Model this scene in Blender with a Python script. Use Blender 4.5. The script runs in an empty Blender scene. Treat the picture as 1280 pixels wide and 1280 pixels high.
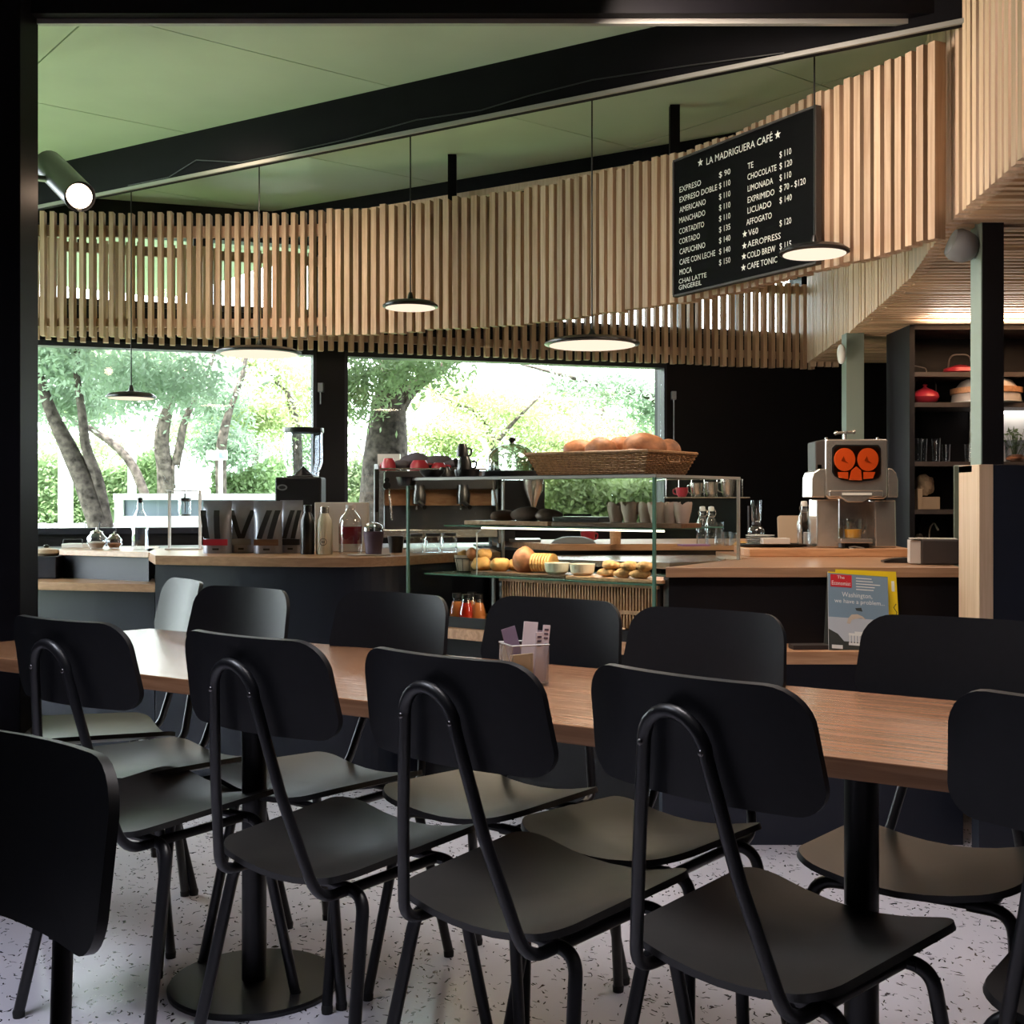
import bpy, math, random
from mathutils import Vector, Matrix
R = random.Random(7)
S = bpy.context.scene
COL = S.collection
PI = math.pi
# ------------------------------------------------------------------ camera, world, exposure
F, HZ, EYE = 1500.0, 624.0, 1.15            # focal length and horizon row in pixels, eye height
cd = bpy.data.cameras.new('camera'); cam = bpy.data.objects.new('camera', cd); COL.objects.link(cam)
cam.location = (0, 0, EYE); cam.rotation_euler = (PI/2, 0, 0)
cd.sensor_width = 36; cd.lens = 36*F/1280; cd.shift_y = (HZ-640)/1280; cd.clip_start = .02; cd.clip_end = 300
S.camera = cam
S.view_settings.view_transform = 'Standard'; S.view_settings.look = 'None'
S.view_settings.exposure = 0.0; S.view_settings.gamma = 1; S.view_settings.use_curve_mapping = False
W = bpy.data.worlds.new('sky'); S.world = W; W.use_nodes = True
bg = W.node_tree.nodes['Background']; bg.inputs[0].default_value = (.86, .94, 1, 1); bg.inputs[1].default_value = 13.0
S.cycles.max_bounces = 7; S.cycles.diffuse_bounces = 3; S.cycles.glossy_bounces = 3; S.cycles.transparent_max_bounces = 24
S.cycles.sample_clamp_indirect = 4; S.cycles.caustics_reflective = False; S.cycles.caustics_refractive = False

def lamp(name, kind, loc, rot, power, color, size=None, size_y=None, angle=None, spread=None):
    d = bpy.data.lights.new(name, kind); d.energy = power; d.color = color
    if kind == 'AREA':
        d.shape = 'RECTANGLE'; d.size = size; d.size_y = size_y or size
        if spread: d.spread = spread
    elif kind == 'SUN': d.angle = angle or .01
    elif size: d.shadow_soft_size = size
    o = bpy.data.objects.new(name, d); COL.objects.link(o); o.location = loc; o.rotation_euler = rot
    return o
def aim(o, target):
    o.rotation_euler = (Vector(target)-o.location).to_track_quat('-Z', 'Y').to_euler(); return o
lamp('sun', 'SUN', (0, 0, 20), (math.radians(20), 0, math.radians(-50)), 26, (1, .96, .88), angle=.01)
# added area fills by the assumed side window: cool for the room, green upwards
aim(lamp('side_fill', 'AREA', (-3.15, 5.1, 1.5), (0, 0, 0), 2.5, (.74, .86, 1), 1.6, 1.6), (0, 3.6, .5))  # added cool fill standing in for daylight from the left
aim(lamp('green_ceiling_fill', 'AREA', (-3.1, 4.9, .5), (0, 0, 0), 16, (.74, .95, .54), 2.8, .7, spread=1.7), (-1.2, 4.3, 2.75))  # added green-tinted fill, aimed up to colour the ceiling
# added fill lights without fittings, washing the slats with warm light
aim(lamp('screen_fill', 'AREA', (.35, 3.35, 2.55), (0, 0, 0), 6.3, (1, .84, .70), .3, .3, spread=2.2), (1.15, 4.0, 2.1))
aim(lamp('screen_fill_left', 'AREA', (-1.2, 4.7, 2.5), (0, 0, 0), 3.2, (1, .78, .58), .3, .3, spread=1.5), (-1.0, 5.8, 2.0))
aim(lamp('canopy_fill', 'AREA', (.75, 3.3, 1.75), (0, 0, 0), 2.8, (1, .82, .66), .25, .25), (1.7, 4.6, 2.05))  # added mid-air fill, warms the near canopy face
aim(lamp('canopy_fill_far', 'AREA', (.95, 5.5, 1.5), (0, 0, 0), 4.5, (1, .80, .60), .25, .25), (1.9, 6.5, 2.1))  # added mid-air fill for the far canopy face
aim(lamp('counter_fill', 'AREA', (1.08, 4.42, 1.86), (0, 0, 0), 4.5, (1, .80, .62), .3, .3), (1.3, 4.9, 1.05))  # added fill that brightens the juicer, no fitting here

lamp('floor_fill', 'AREA', (1.7, 2.9, 2.70), (0, 0, 0), 42, (1, .93, .92), .8, .8, spread=2.0)  # this and the next two: added overhead fills to brighten the floor
lamp('floor_fill_left', 'AREA', (-1.2, 2.0, 2.70), (0, 0, 0), 22, (.84, .88, 1), .8, .8, spread=2.0)
lamp('floor_fill_middle', 'AREA', (.4, 2.2, 2.70), (0, 0, 0), 20, (1, .93, .94), .8, .8, spread=2.0)

# ------------------------------------------------------------------ pixel helpers (measure the photo, place in metres)
def at(x, y, D): return Vector(((x-640)*D/F, D, EYE-(y-HZ)*D/F))
def on(x, y, z):
    D = (EYE-z)*F/(y-HZ); return Vector(((x-640)*D/F, D, z))
def zof(y, D): return EYE-(y-HZ)*D/F
def xof(x, D): return (x-640)*D/F

# ------------------------------------------------------------------ materials
MATS = {}
def nodes(name):
    m = bpy.data.materials.new(name); m.use_nodes = True; MATS[name] = m
    nt = m.node_tree; return m, nt, nt.nodes['Principled BSDF']
def hexc(c):
    if isinstance(c, str):
        v = [int(c[i:i+2], 16)/255 for i in (0, 2, 4)]
        return tuple((x/12.92 if x <= .04045 else ((x+.055)/1.055)**2.4) for x in v)+(1,)
    return tuple(c)+(1,) if len(c) == 3 else c
def plain(name, c, rough=.5, metal=0, noise=.0, scale=30, spec=.5, bump=0, coat=0, vary=0):
    m, nt, b = nodes(name); c = hexc(c)
    b.inputs['Base Color'].default_value = c; b.inputs['Roughness'].default_value = rough
    b.inputs['Metallic'].default_value = metal; b.inputs['Specular IOR Level'].default_value = spec
    b.inputs['Coat Weight'].default_value = coat
    if noise or bump or vary:
        g = nt.nodes.new('ShaderNodeNewGeometry'); n = nt.nodes.new('ShaderNodeTexNoise')
        n.inputs['Scale'].default_value = scale; n.inputs['Detail'].default_value = 4
        nt.links.new(g.outputs['Position'], n.inputs['Vector'])
        hs = nt.nodes.new('ShaderNodeHueSaturation'); hs.inputs['Color'].default_value = c
        mr = nt.nodes.new('ShaderNodeMapRange'); mr.inputs[1].default_value = .25; mr.inputs[2].default_value = .75
        mr.inputs[3].default_value = 1-noise; mr.inputs[4].default_value = 1+noise
        nt.links.new(n.outputs['Fac'], mr.inputs[0]); val = mr.outputs[0]
        if vary:
            oi = nt.nodes.new('ShaderNodeObjectInfo'); m2 = nt.nodes.new('ShaderNodeMapRange')
            m2.inputs[3].default_value = 1-vary; m2.inputs[4].default_value = 1+vary
            nt.links.new(oi.outputs['Random'], m2.inputs[0])
            mu = nt.nodes.new('ShaderNodeMath'); mu.operation = 'MULTIPLY'
            nt.links.new(val, mu.inputs[0]); nt.links.new(m2.outputs[0], mu.inputs[1]); val = mu.outputs[0]
        nt.links.new(val, hs.inputs['Value']); nt.links.new(hs.outputs[0], b.inputs['Base Color'])
        if bump:
            bp = nt.nodes.new('ShaderNodeBump'); bp.inputs['Strength'].default_value = bump; bp.inputs['Distance'].default_value = .005
            nt.links.new(n.outputs['Fac'], bp.inputs['Height']); nt.links.new(bp.outputs[0], b.inputs['Normal'])
    return m
def wood(name, c1, c2, stretch=(30, 30, 2), rough=.55, vary=.12, rot=0, coat=0):
    m, nt, b = nodes(name)
    g = nt.nodes.new('ShaderNodeNewGeometry'); mp = nt.nodes.new('ShaderNodeMapping')
    mp.vector_type = 'TEXTURE' ; mp.inputs['Rotation'].default_value = (0, 0, rot); mp.vector_type = 'POINT'
    mp2 = nt.nodes.new('ShaderNodeMapping'); mp2.inputs['Scale'].default_value = stretch
    oi = nt.nodes.new('ShaderNodeObjectInfo'); ad = nt.nodes.new('ShaderNodeVectorMath'); ad.operation = 'ADD'
    ms = nt.nodes.new('ShaderNodeMath'); ms.operation = 'MULTIPLY'; ms.inputs[1].default_value = 17
    nt.links.new(g.outputs['Position'], mp.inputs[0]); nt.links.new(mp.outputs[0], mp2.inputs[0])
    nt.links.new(oi.outputs['Random'], ms.inputs[0]); nt.links.new(mp2.outputs[0], ad.inputs[0]); nt.links.new(ms.outputs[0], ad.inputs[1])
    n = nt.nodes.new('ShaderNodeTexNoise'); n.inputs['Scale'].default_value = 1.6; n.inputs['Detail'].default_value = 5; n.inputs['Distortion'].default_value = .6
    nt.links.new(ad.outputs[0], n.inputs['Vector'])
    cr = nt.nodes.new('ShaderNodeValToRGB'); cr.color_ramp.elements[0].color = hexc(c1); cr.color_ramp.elements[1].color = hexc(c2)
    cr.color_ramp.elements[0].position = .35; cr.color_ramp.elements[1].position = .65
    nt.links.new(n.outputs['Fac'], cr.inputs[0])
    hs = nt.nodes.new('ShaderNodeHueSaturation'); mr = nt.nodes.new('ShaderNodeMapRange')
    mr.inputs[3].default_value = 1-vary; mr.inputs[4].default_value = 1+vary
    nt.links.new(oi.outputs['Random'], mr.inputs[0]); nt.links.new(mr.outputs[0], hs.inputs['Value'])
    nt.links.new(cr.outputs[0], hs.inputs['Color']); nt.links.new(hs.outputs[0], b.inputs['Base Color'])
    b.inputs['Roughness'].default_value = rough; b.inputs['Coat Weight'].default_value = coat; b.inputs['Coat Roughness'].default_value = .12
    bp = nt.nodes.new('ShaderNodeBump'); bp.inputs['Strength'].default_value = .12; bp.inputs['Distance'].default_value = .002
    nt.links.new(n.outputs['Fac'], bp.inputs['Height']); nt.links.new(bp.outputs[0], b.inputs['Normal'])
    return m
def leafmat(name, c):
    m = plain(name, c, .6, noise=.35, scale=1.5); nt = m.node_tree; b = nt.nodes['Principled BSDF']; o = nt.nodes['Material Output']
    t = nt.nodes.new('ShaderNodeBsdfTranslucent'); mx = nt.nodes.new('ShaderNodeMixShader'); mx.inputs[0].default_value = .5
    src = b.inputs['Base Color'].links[0].from_socket; nt.links.new(src, t.inputs[0])
    nt.links.new(b.outputs[0], mx.inputs[1]); nt.links.new(t.outputs[0], mx.inputs[2]); nt.links.new(mx.outputs[0], o.inputs[0]); return m
def thin_glass(name, tint=(1, 1, 1), lo=.04, hi=.5, rough=.02):
    m = bpy.data.materials.new(name); m.use_nodes = True; nt = m.node_tree; nt.nodes.clear(); MATS[name] = m
    o = nt.nodes.new('ShaderNodeOutputMaterial'); mx = nt.nodes.new('ShaderNodeMixShader')
    t = nt.nodes.new('ShaderNodeBsdfTransparent'); t.inputs[0].default_value = tint+(1,)
    g = nt.nodes.new('ShaderNodeBsdfGlossy'); g.inputs['Roughness'].default_value = rough; g.inputs[0].default_value = (.95, .97, 1, 1)
    lw = nt.nodes.new('ShaderNodeLayerWeight'); lw.inputs[0].default_value = .35
    mr = nt.nodes.new('ShaderNodeMapRange'); mr.inputs[3].default_value = lo; mr.inputs[4].default_value = hi
    nt.links.new(lw.outputs['Facing'], mr.inputs[0]); nt.links.new(mr.outputs[0], mx.inputs[0])
    nt.links.new(t.outputs[0], mx.inputs[1]); nt.links.new(g.outputs[0], mx.inputs[2]); nt.links.new(mx.outputs[0], o.inputs[0])
    return m
def glow(name, c, strength):
    m = bpy.data.materials.new(name); m.use_nodes = True; nt = m.node_tree; nt.nodes.clear(); MATS[name] = m
    o = nt.nodes.new('ShaderNodeOutputMaterial'); e = nt.nodes.new('ShaderNodeEmission')
    e.inputs[0].default_value = hexc(c); e.inputs[1].default_value = strength; nt.links.new(e.outputs[0], o.inputs[0]); return m

UROT = math.atan2(-.547, .837)
M = dict(
 chair=plain('black_stained_plywood', (.006, .0062, .008), .45, spec=.28, noise=.15, scale=60),
 chair_seat=plain('black_stained_seat', (.012, .0115, .011), .38, spec=.5, noise=.12, scale=50),
 tube=plain('black_powder_coat', (.008, .008, .010), .38),
 edge=plain('dark_ply_edge', (.035, .026, .024), .6),
 rubber=plain('rubber', (.01, .01, .01), .7),
 table=wood('table_oak', (.215, .10, .048), (.31, .155, .082), (2.2, 46, 46), .27, 0, rot=-UROT, coat=.1),
 pine=wood('pine_slat', (.43, .262, .165), (.58, .40, .275), (46, 46, 1.6), .6, .16),
 pine_pale=wood('pine_pale', (.56, .38, .245), (.68, .49, .34), (46, 46, 1.6), .55, .06),
 pine_x=wood('pine_across', (.54, .36, .22), (.66, .46, .30), (2, 46, 46), .6, .2),
 counter=wood('counter_wood', (.40, .22, .125), (.50, .29, .17), (3, 50, 50), .3, 0, coat=.2),
 board=wood('board_wood', (.44, .21, .10), (.62, .34, .18), (3, 60, 30), .5, 0),
 walnut=wood('walnut', (.10, .045, .02), (.16, .075, .035), (3, 50, 50), .5, 0),
 navy=plain('navy_paint', (.009, .012, .023), .5, noise=.1, scale=6),
 black=plain('black_paint', (.007, .006, .0075), .55, noise=.15, scale=5, spec=.25),
 blacksat=plain('black_satin', (.008, .008, .009), .3),
 frame=plain('window_frame_paint', (.014, .015, .024), .45),
 beam=plain('beam_black', (.004, .0034, .005), .55, noise=.2, scale=8, spec=.1),
 lip=plain('pale_metal_lip', (.34, .33, .31), .35, metal=.2),
 ceil=plain('ceiling_panel_paint', (.50, .55, .45), .38, spec=.25, noise=.06, scale=3, vary=.02),
 steel=plain('brushed_steel', (.70, .65, .61), .24, metal=.85, noise=.08, scale=40),
 dsteel=plain('dark_steel', (.16, .15, .15), .3, metal=1),
 greypost=plain('grey_green_paint', (.19, .235, .20), .5),
 white=plain('white_enamel', (.72, .72, .70), .35),
 cream=plain('cream_ceramic', (.66, .60, .48), .35),
 red=plain('red_enamel', (.38, .025, .045), .3),
 redliq=plain('red_syrup', (.30, .02, .03), .2),
 redjuice=plain('red_juice', (.75, .035, .012), .2), orjuice=plain('orange_juice', (.72, .24, .07), .2),
 orange=plain('orange_plastic', (.92, .38, .17), .35), yellow=plain('yellow_juice', (.80, .36, .02), .3),
 purple=plain('purple_card', (.10, .06, .09), .6), grey=plain('grey_plastic', (.20, .20, .21), .5),
 chalk=plain('chalk_white', (.80, .79, .74), .8), boardblack=plain('menu_board_black', (.003, .003, .0035), .8, spec=.08),
 foil=plain('bag_foil', (.27, .27, .31), .35, metal=.4, noise=.1, scale=25, bump=.4), bagblack=plain('bag_black', (.012, .011, .014), .45),
 crust=plain('bread_crust', (.34, .13, .05), .6, noise=.55, scale=26, bump=.5, vary=.12),
 crust_pale=plain('pastry_gold', (.58, .32, .10), .6, noise=.4, scale=22, bump=.5, vary=.1),
 crust_dark=plain('rye_crust', (.10, .05, .03), .7, noise=.3, scale=30, bump=.4),
 cookie=plain('cookie_dough', (.46, .27, .11), .8, noise=.5, scale=60, bump=.8),
 paper=plain('muffin_paper', (.50, .38, .30), .7), kraft=plain('kraft_paper', (.42, .30, .20), .8), tan=plain('tan_board', (.46, .34, .24), .7),
 wicker=plain('wicker', (.26, .13, .055), .6, noise=.4, scale=90), bark=plain('bark', (.085, .07, .062), .95, noise=.8, scale=22, bump=1, spec=.1),
 leafa=leafmat('leaf_yellow_green', (.31, .38, .17)), leafb=leafmat('leaf_mid_green', (.22, .31, .15)),
 leafc=leafmat('leaf_blue_green', (.29, .38, .28)),
 lawn=plain('lawn_green', (.10, .17, .055), .9, noise=.3, scale=4), paving=plain('pale_paving', (.62, .60, .58), .8, noise=.1, scale=2),
 fence=plain('fence_lilac_grey', (.34, .32, .38), .8, vary=.12), fwhite=plain('outdoor_white', (.80, .80, .82), .7), fblue=plain('outdoor_blue_grey', (.16, .20, .25), .7),
 cloth=plain('grey_cloth', (.10, .09, .11), .9), wrap=plain('sachet_paper', (.75, .64, .66), .6), wrapdark=plain('sachet_dark', (.20, .14, .20), .5),
 wrapkraft=plain('sachet_kraft', (.62, .47, .27), .7), label_pale=plain('pale_print', (.55, .50, .47), .7),
 mag_blue=plain('cover_slate_blue', (.20, .29, .38), .4), mag_low=plain('cover_dusk', (.50, .53, .58), .4), mag_red=plain('cover_red', (.62, .02, .03), .4),
 mag_yel=plain('cover_yellow', (.78, .56, .01), .4), mag_white=plain('cover_white', (.80, .80, .78), .5), mag_dark=plain('cover_dark', (.035, .04, .035), .5), mag_hair=plain('cover_hair', (.55, .45, .36), .5),
 disc=glow('lamp_diffuser', (1, .83, .64), 1.15), bulb=glow('bulb', (1, .76, .56), 7), led=glow('led_strip', (1, .86, .68), 5.0), ledw=glow('led_white', (1, .9, .82), 10),
 pane=thin_glass('window_glass', (.99, 1, .99), .02, .25), glass=thin_glass('case_glass', (.95, .97, .955), .008, .06), smoke=thin_glass('smoky_glass', (.42, .47, .40), .06, .5), clear=thin_glass('clear_glass', (.90, .92, .93), .08, .75),
 amber=thin_glass('tinted_hopper', (.75, .78, .82), .06, .5), orglass=thin_glass('juicer_window', (.95, .7, .55), .06, .4),
 pot=plain('terracotta', (.30, .12, .06), .8), cable=plain('cable_black', (.006, .006, .006), .5), mesh=plain('cup_black', (.012, .011, .012), .3),
 edgeglass=plain('glass_edge_green', (.10, .20, .15), .15), teal=plain('teal_mark', (.15, .5, .5), .6), lilac=plain('lilac_case', (.30, .12, .25), .6),
)
# terrazzo floor
def terrazzo():
    m, nt, b = nodes('terrazzo')
    g = nt.nodes.new('ShaderNodeNewGeometry')
    nz = nt.nodes.new('ShaderNodeTexNoise'); nz.inputs['Scale'].default_value = 26; nt.links.new(g.outputs['Position'], nz.inputs['Vector'])
    mv = nt.nodes.new('ShaderNodeVectorMath'); mv.operation = 'MULTIPLY_ADD'; mv.inputs[1].default_value = (.05, .05, 0)
    nt.links.new(nz.outputs['Color'], mv.inputs[0]); nt.links.new(g.outputs['Position'], mv.inputs[2])
    out = None
    for i, (rot, sc, th) in enumerate(((.5, (27, 105, 1), .045), (2.1, (25, 100, 1), .04), (1.2, (38, 140, 1), .05))):
        mp = nt.nodes.new('ShaderNodeMapping'); mp.inputs['Rotation'].default_value = (0, 0, rot); mp.inputs['Scale'].default_value = (1, 1, 1)
        m2 = nt.nodes.new('ShaderNodeMapping'); m2.inputs['Scale'].default_value = sc
        nt.links.new(mv.outputs[0], mp.inputs[0]); nt.links.new(mp.outputs[0], m2.inputs[0])
        v = nt.nodes.new('ShaderNodeTexVoronoi'); v.inputs['Scale'].default_value = 1; nt.links.new(m2.outputs[0], v.inputs['Vector'])
        sx = nt.nodes.new('ShaderNodeSeparateColor'); nt.links.new(v.outputs['Color'], sx.inputs[0])
        a = nt.nodes.new('ShaderNodeMath'); a.operation = 'LESS_THAN'; a.inputs[1].default_value = .26; nt.links.new(v.outputs['Distance'], a.inputs[0])
        c = nt.nodes.new('ShaderNodeMath'); c.operation = 'LESS_THAN'; c.inputs[1].default_value = .24; nt.links.new(sx.outputs[0], c.inputs[0])
        d = nt.nodes.new('ShaderNodeMath'); d.operation = 'MULTIPLY'; nt.links.new(a.outputs[0], d.inputs[0]); nt.links.new(c.outputs[0], d.inputs[1])
        if out is None: out = d.outputs[0]
        else:
            e = nt.nodes.new('ShaderNodeMath'); e.operation = 'MAXIMUM'; nt.links.new(out, e.inputs[0]); nt.links.new(d.outputs[0], e.inputs[1]); out = e.outputs[0]
    mx = nt.nodes.new('ShaderNodeMix'); mx.data_type = 'RGBA'
    mx.inputs[6].default_value = (.60, .575, .65, 1); mx.inputs[7].default_value = (.055, .05, .055, 1)
    nt.links.new(out, mx.inputs[0]); nt.links.new(mx.outputs[2], b.inputs['Base Color'])
    b.inputs['Roughness'].default_value = .2
    return m
M['terrazzo'] = terrazzo()

# ------------------------------------------------------------------ mesh helpers
class MB:
    def __init__(s): s.v = []; s.f = []; s.m = []
    def add(s, vs, fs, mi=0):
        o = len(s.v); s.v += [tuple(v) for v in vs]; s.f += [tuple(i+o for i in f) for f in fs]; s.m += [mi]*len(fs); return s
    def prism(s, poly, z0, z1, mi=0):            # poly of (x,y); may give z0/z1 as numbers
        n = len(poly); vs = [(p[0], p[1], z0) for p in poly]+[(p[0], p[1], z1) for p in poly]
        a = sum(poly[i][0]*poly[(i+1) % n][1]-poly[(i+1) % n][0]*poly[i][1] for i in range(n))
        fs = [tuple(range(n))[::-1], tuple(range(n, 2*n))]+[(i, (i+1) % n, n+(i+1) % n, n+i) for i in range(n)]
        if a < 0: fs = [f[::-1] for f in fs]
        return s.add(vs, fs, mi)
    def box(s, x0, x1, y0, y1, z0, z1, mi=0): return s.prism([(x0, y0), (x1, y0), (x1, y1), (x0, y1)], z0, z1, mi)
    def slab(s, pts, vec, mi=0):                 # planar 3-D polygon pushed along vec
        n = len(pts); vec = Vector(vec); P = [Vector(p) for p in pts]
        nor = Vector((0, 0, 0))
        for i in range(n): nor += P[i].cross(P[(i+1) % n])
        vs = P+[p+vec for p in P]
        fs = [tuple(range(n))[::-1], tuple(range(n, 2*n))]+[(i, (i+1) % n, n+(i+1) % n, n+i) for i in range(n)]
        if nor.dot(vec) < 0: fs = [f[::-1] for f in fs]
        return s.add(vs, fs, mi)
    def plate(s, px, D0, D1, mi=0):              # outline measured in the photo at distance D0, real thickness D1-D0
        return s.slab([at(x, y, D0) for x, y in px], (0, D1-D0, 0), mi)
    def tube(s, path, r, n=8, closed=False, caps=True, mi=0):
        P = [Vector(p) for p in path]; N = len(P); rs = r if isinstance(r, (list, tuple)) else [r]*N
        vs = []; up = None
        for i in range(N):
            a = P[i-1] if (i > 0 or closed) else P[i]; b = P[(i+1) % N] if (i < N-1 or closed) else P[i]
            t = (b-a); t = t.normalized() if t.length > 1e-9 else Vector((0, 0, 1))
            if up is None: up = Vector((0, 0, 1)) if abs(t.z) < .9 else Vector((1, 0, 0))
            u = (up-t*up.dot(t))
            if u.length < 1e-6: u = t.orthogonal()
            u.normalize(); w = t.cross(u); up = u
            for k in range(n):
                an = 2*PI*k/n; vs.append(P[i]+(u*math.cos(an)+w*math.sin(an))*rs[i])
        fs = []
        for i in range(N if closed else N-1):
            j = (i+1) % N
            for k in range(n): fs.append((i*n+k, i*n+(k+1) % n, j*n+(k+1) % n, j*n+k))
        if caps and not closed: fs += [tuple(range(n))[::-1], tuple((N-1)*n+k for k in range(n))]
        return s.add(vs, fs, mi)
    def lathe(s, prof, c=(0, 0, 0), n=24, mi=0, sx=1, sy=1):
        vs = []; fs = []; L = len(prof)
        for r, z in prof:
            for k in range(n):
                a = 2*PI*k/n; vs.append((c[0]+r*math.cos(a)*sx, c[1]+r*math.sin(a)*sy, c[2]+z))
        for i in range(L-1):
            for k in range(n): fs.append((i*n+k, i*n+(k+1) % n, (i+1)*n+(k+1) % n, (i+1)*n+k))
        if prof[0][0] > 1e-5: fs.append(tuple(range(n))[::-1])
        if prof[-1][0] > 1e-5: fs.append(tuple((L-1)*n+k for k in range(n)))
        return s.add(vs, fs, mi)
    def blob(s, c, rad, seed=0, amp=.08, nu=16, nv=10, rot=0, flat=.0, mi=0):
        r = random.Random(seed); ph = [r.uniform(0, 6) for _ in range(6)]; vs = []; fs = []
        cr, sr = math.cos(rot), math.sin(rot)
        for i in range(nv+1):
            th = PI*i/nv
            for k in range(nu):
                a = 2*PI*k/nu
                x, y, z = math.sin(th)*math.cos(a), math.sin(th)*math.sin(a), math.cos(th)
                d = 1+amp*(math.sin(3*x+ph[0]+2*y)+.6*math.sin(5*y+ph[1]+3*z)+.4*math.sin(7*x-4*z+ph[2]))
                x, y, z = x*rad[0]*d, y*rad[1]*d, z*rad[2]*d
                if z < -rad[2]*(1-flat): z = -rad[2]*(1-flat)
                vs.append((c[0]+x*cr-y*sr, c[1]+x*sr+y*cr, c[2]+z))
        for i in range(nv):
            for k in range(nu): fs.append((i*nu+k, (i+1)*nu+k, (i+1)*nu+(k+1) % nu, i*nu+(k+1) % nu))
        return s.add(vs, fs, mi)
    def shell(s, outline, fun, th, rings=5, mi=0):
        """outline: (u,v) loop about the origin; fun(u,v)->(point, normal)"""
        n = len(outline); o = len(s.v); vs = []; fs = []
        for side in (1, -1):
            for k in range(rings, 0, -1):
                for u, v in outline:
                    p, nr = fun(u*k/rings, v*k/rings); vs.append(p+nr*th/2*side)
            p, nr = fun(0, 0); vs.append(p+nr*th/2*side)
        half = rings*n+1
        for sd in (0, 1):
            b = sd*half
            for k in range(rings-1):
                for i in range(n):
                    j = (i+1) % n; f = (b+k*n+i, b+k*n+j, b+(k+1)*n+j, b+(k+1)*n+i); fs.append(f if sd == 0 else f[::-1])
            for i in range(n):
                j = (i+1) % n; f = (b+(rings-1)*n+i, b+(rings-1)*n+j, b+rings*n); fs.append(f if sd == 0 else f[::-1])
        for i in range(n):
            j = (i+1) % n; fs.append((i, half+i, half+j, j))
        return s.add(vs, fs, mi)
    def build(s, name, mat, parent=None, smooth=False, bevel=0, auto=True):
        me = bpy.data.meshes.new(name); me.from_pydata(s.v, [], s.f)
        for mm in (mat if isinstance(mat, (list, tuple)) else [mat]): me.materials.append(mm)
        if any(s.m): me.polygons.foreach_set('material_index', s.m)
        if smooth:
            me.polygons.foreach_set('use_smooth', [True]*len(me.polygons))
            if auto: me.set_sharp_from_angle(angle=math.radians(40))
        me.update(); o = bpy.data.objects.new(name, me); COL.objects.link(o)
        if parent: o.parent = parent
        if bevel:
            b = o.modifiers.new('bevel', 'BEVEL'); b.width = bevel; b.segments = 2; b.limit_method = 'ANGLE'; b.angle_limit = math.radians(35)
        return o
def tag(o, label, cat, group=None):
    o['label'] = label; o['category'] = cat
    if group: o['group'] = group
    return o
def thing(name, label, cat, loc=(0, 0, 0), rz=0, group=None):
    o = bpy.data.objects.new(name, None); COL.objects.link(o); o.location = loc; o.rotation_euler = (0, 0, rz)
    o.empty_display_size = .05; return tag(o, label, cat, group)
def struct(o): o['kind'] = 'structure'; return o
def kids(o): return [c for c in bpy.data.objects if c.parent is o]
def dup(root, loc=None, rz=None, label=None, parent=None):
    c = root.copy(); COL.objects.link(c); c.parent = parent
    if loc is not None: c.location = loc
    if rz is not None: c.rotation_euler = (0, 0, rz)
    if label: c['label'] = label
    for k in kids(root): dup(k, parent=c)
    return c
def fillet(pts, r, seg=5):
    P = [Vector(p) for p in pts]; out = [P[0]]
    for i in range(1, len(P)-1):
        a, b, c = P[i-1], P[i], P[i+1]; u = (a-b); w = (c-b); rr = min(r, u.length*.48, w.length*.48)
        p0 = b+u.normalized()*rr; p1 = b+w.normalized()*rr
        for k in range(seg+1):
            t = k/seg; out.append(p0*(1-t)**2+b*2*t*(1-t)+p1*t*t)
    out.append(P[-1]); return out
def rrect(hw, hh, r, seg=6, rb=None, hwb=None):
    rb = rb if rb is not None else r; hwb = hwb if hwb is not None else hw; pts = []
    for cx, cy, a0, rr, in ((hw-r, hh-r, 0, r), (-hw+r, hh-r, 90, r), (-hwb+rb, -hh+rb, 180, rb), (hwb-rb, -hh+rb, 270, rb)):
        for k in range(seg+1):
            a = math.radians(a0+90*k/seg); pts.append((cx+rr*math.cos(a), cy+rr*math.sin(a)))
    out = []
    for i, p in enumerate(pts):      # add mid points on the long straights
        q = pts[(i+1) % len(pts)]; out.append(p); d = math.hypot(q[0]-p[0], q[1]-p[1])
        m = int(d/.05)
        for k in range(1, m+1): out.append((p[0]+(q[0]-p[0])*k/(m+1), p[1]+(q[1]-p[1])*k/(m+1)))
    return out
UNIT = MB().box(-.5, .5, -.5, .5, -.5, .5)
UNITC = {}
def unit_box(mat):
    if mat.name not in UNITC:
        o = UNIT.build('slat', mat); UNITC[mat.name] = o.data; bpy.data.objects.remove(o)
    return UNITC[mat.name]
def piece(name, mat, parent, c, size, rz=0):
    o = bpy.data.objects.new(name, unit_box(mat)); COL.objects.link(o); o.parent = parent
    o.location = c; o.scale = size; o.rotation_euler = (0, 0, rz); return o

# ------------------------------------------------------------------ the room shell
def wD(px): return 7.097/(1-.3212*(px-640)/F)          # distance of the window wall along a pixel column
def wX(px): return (px-640)/F*wD(px)
WD = Vector((.952, .306, 0)); WN = Vector((.306, -.952, 0))
def wpt(X, off=0): p = Vector((X, 7.097+.3212*X, 0))+WN*off; return (p.x, p.y)
def wbox(mb, X0, X1, z0, z1, o0, o1): return mb.prism([wpt(X0, o0), wpt(X1, o0), wpt(X1, o1), wpt(X0, o1)], z0, z1)
ZC = 2.75
struct(MB().box(-3.3, 3.3, -2.6, 8.3, -.12, 0).build('floor', M['terrazzo']))
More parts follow.
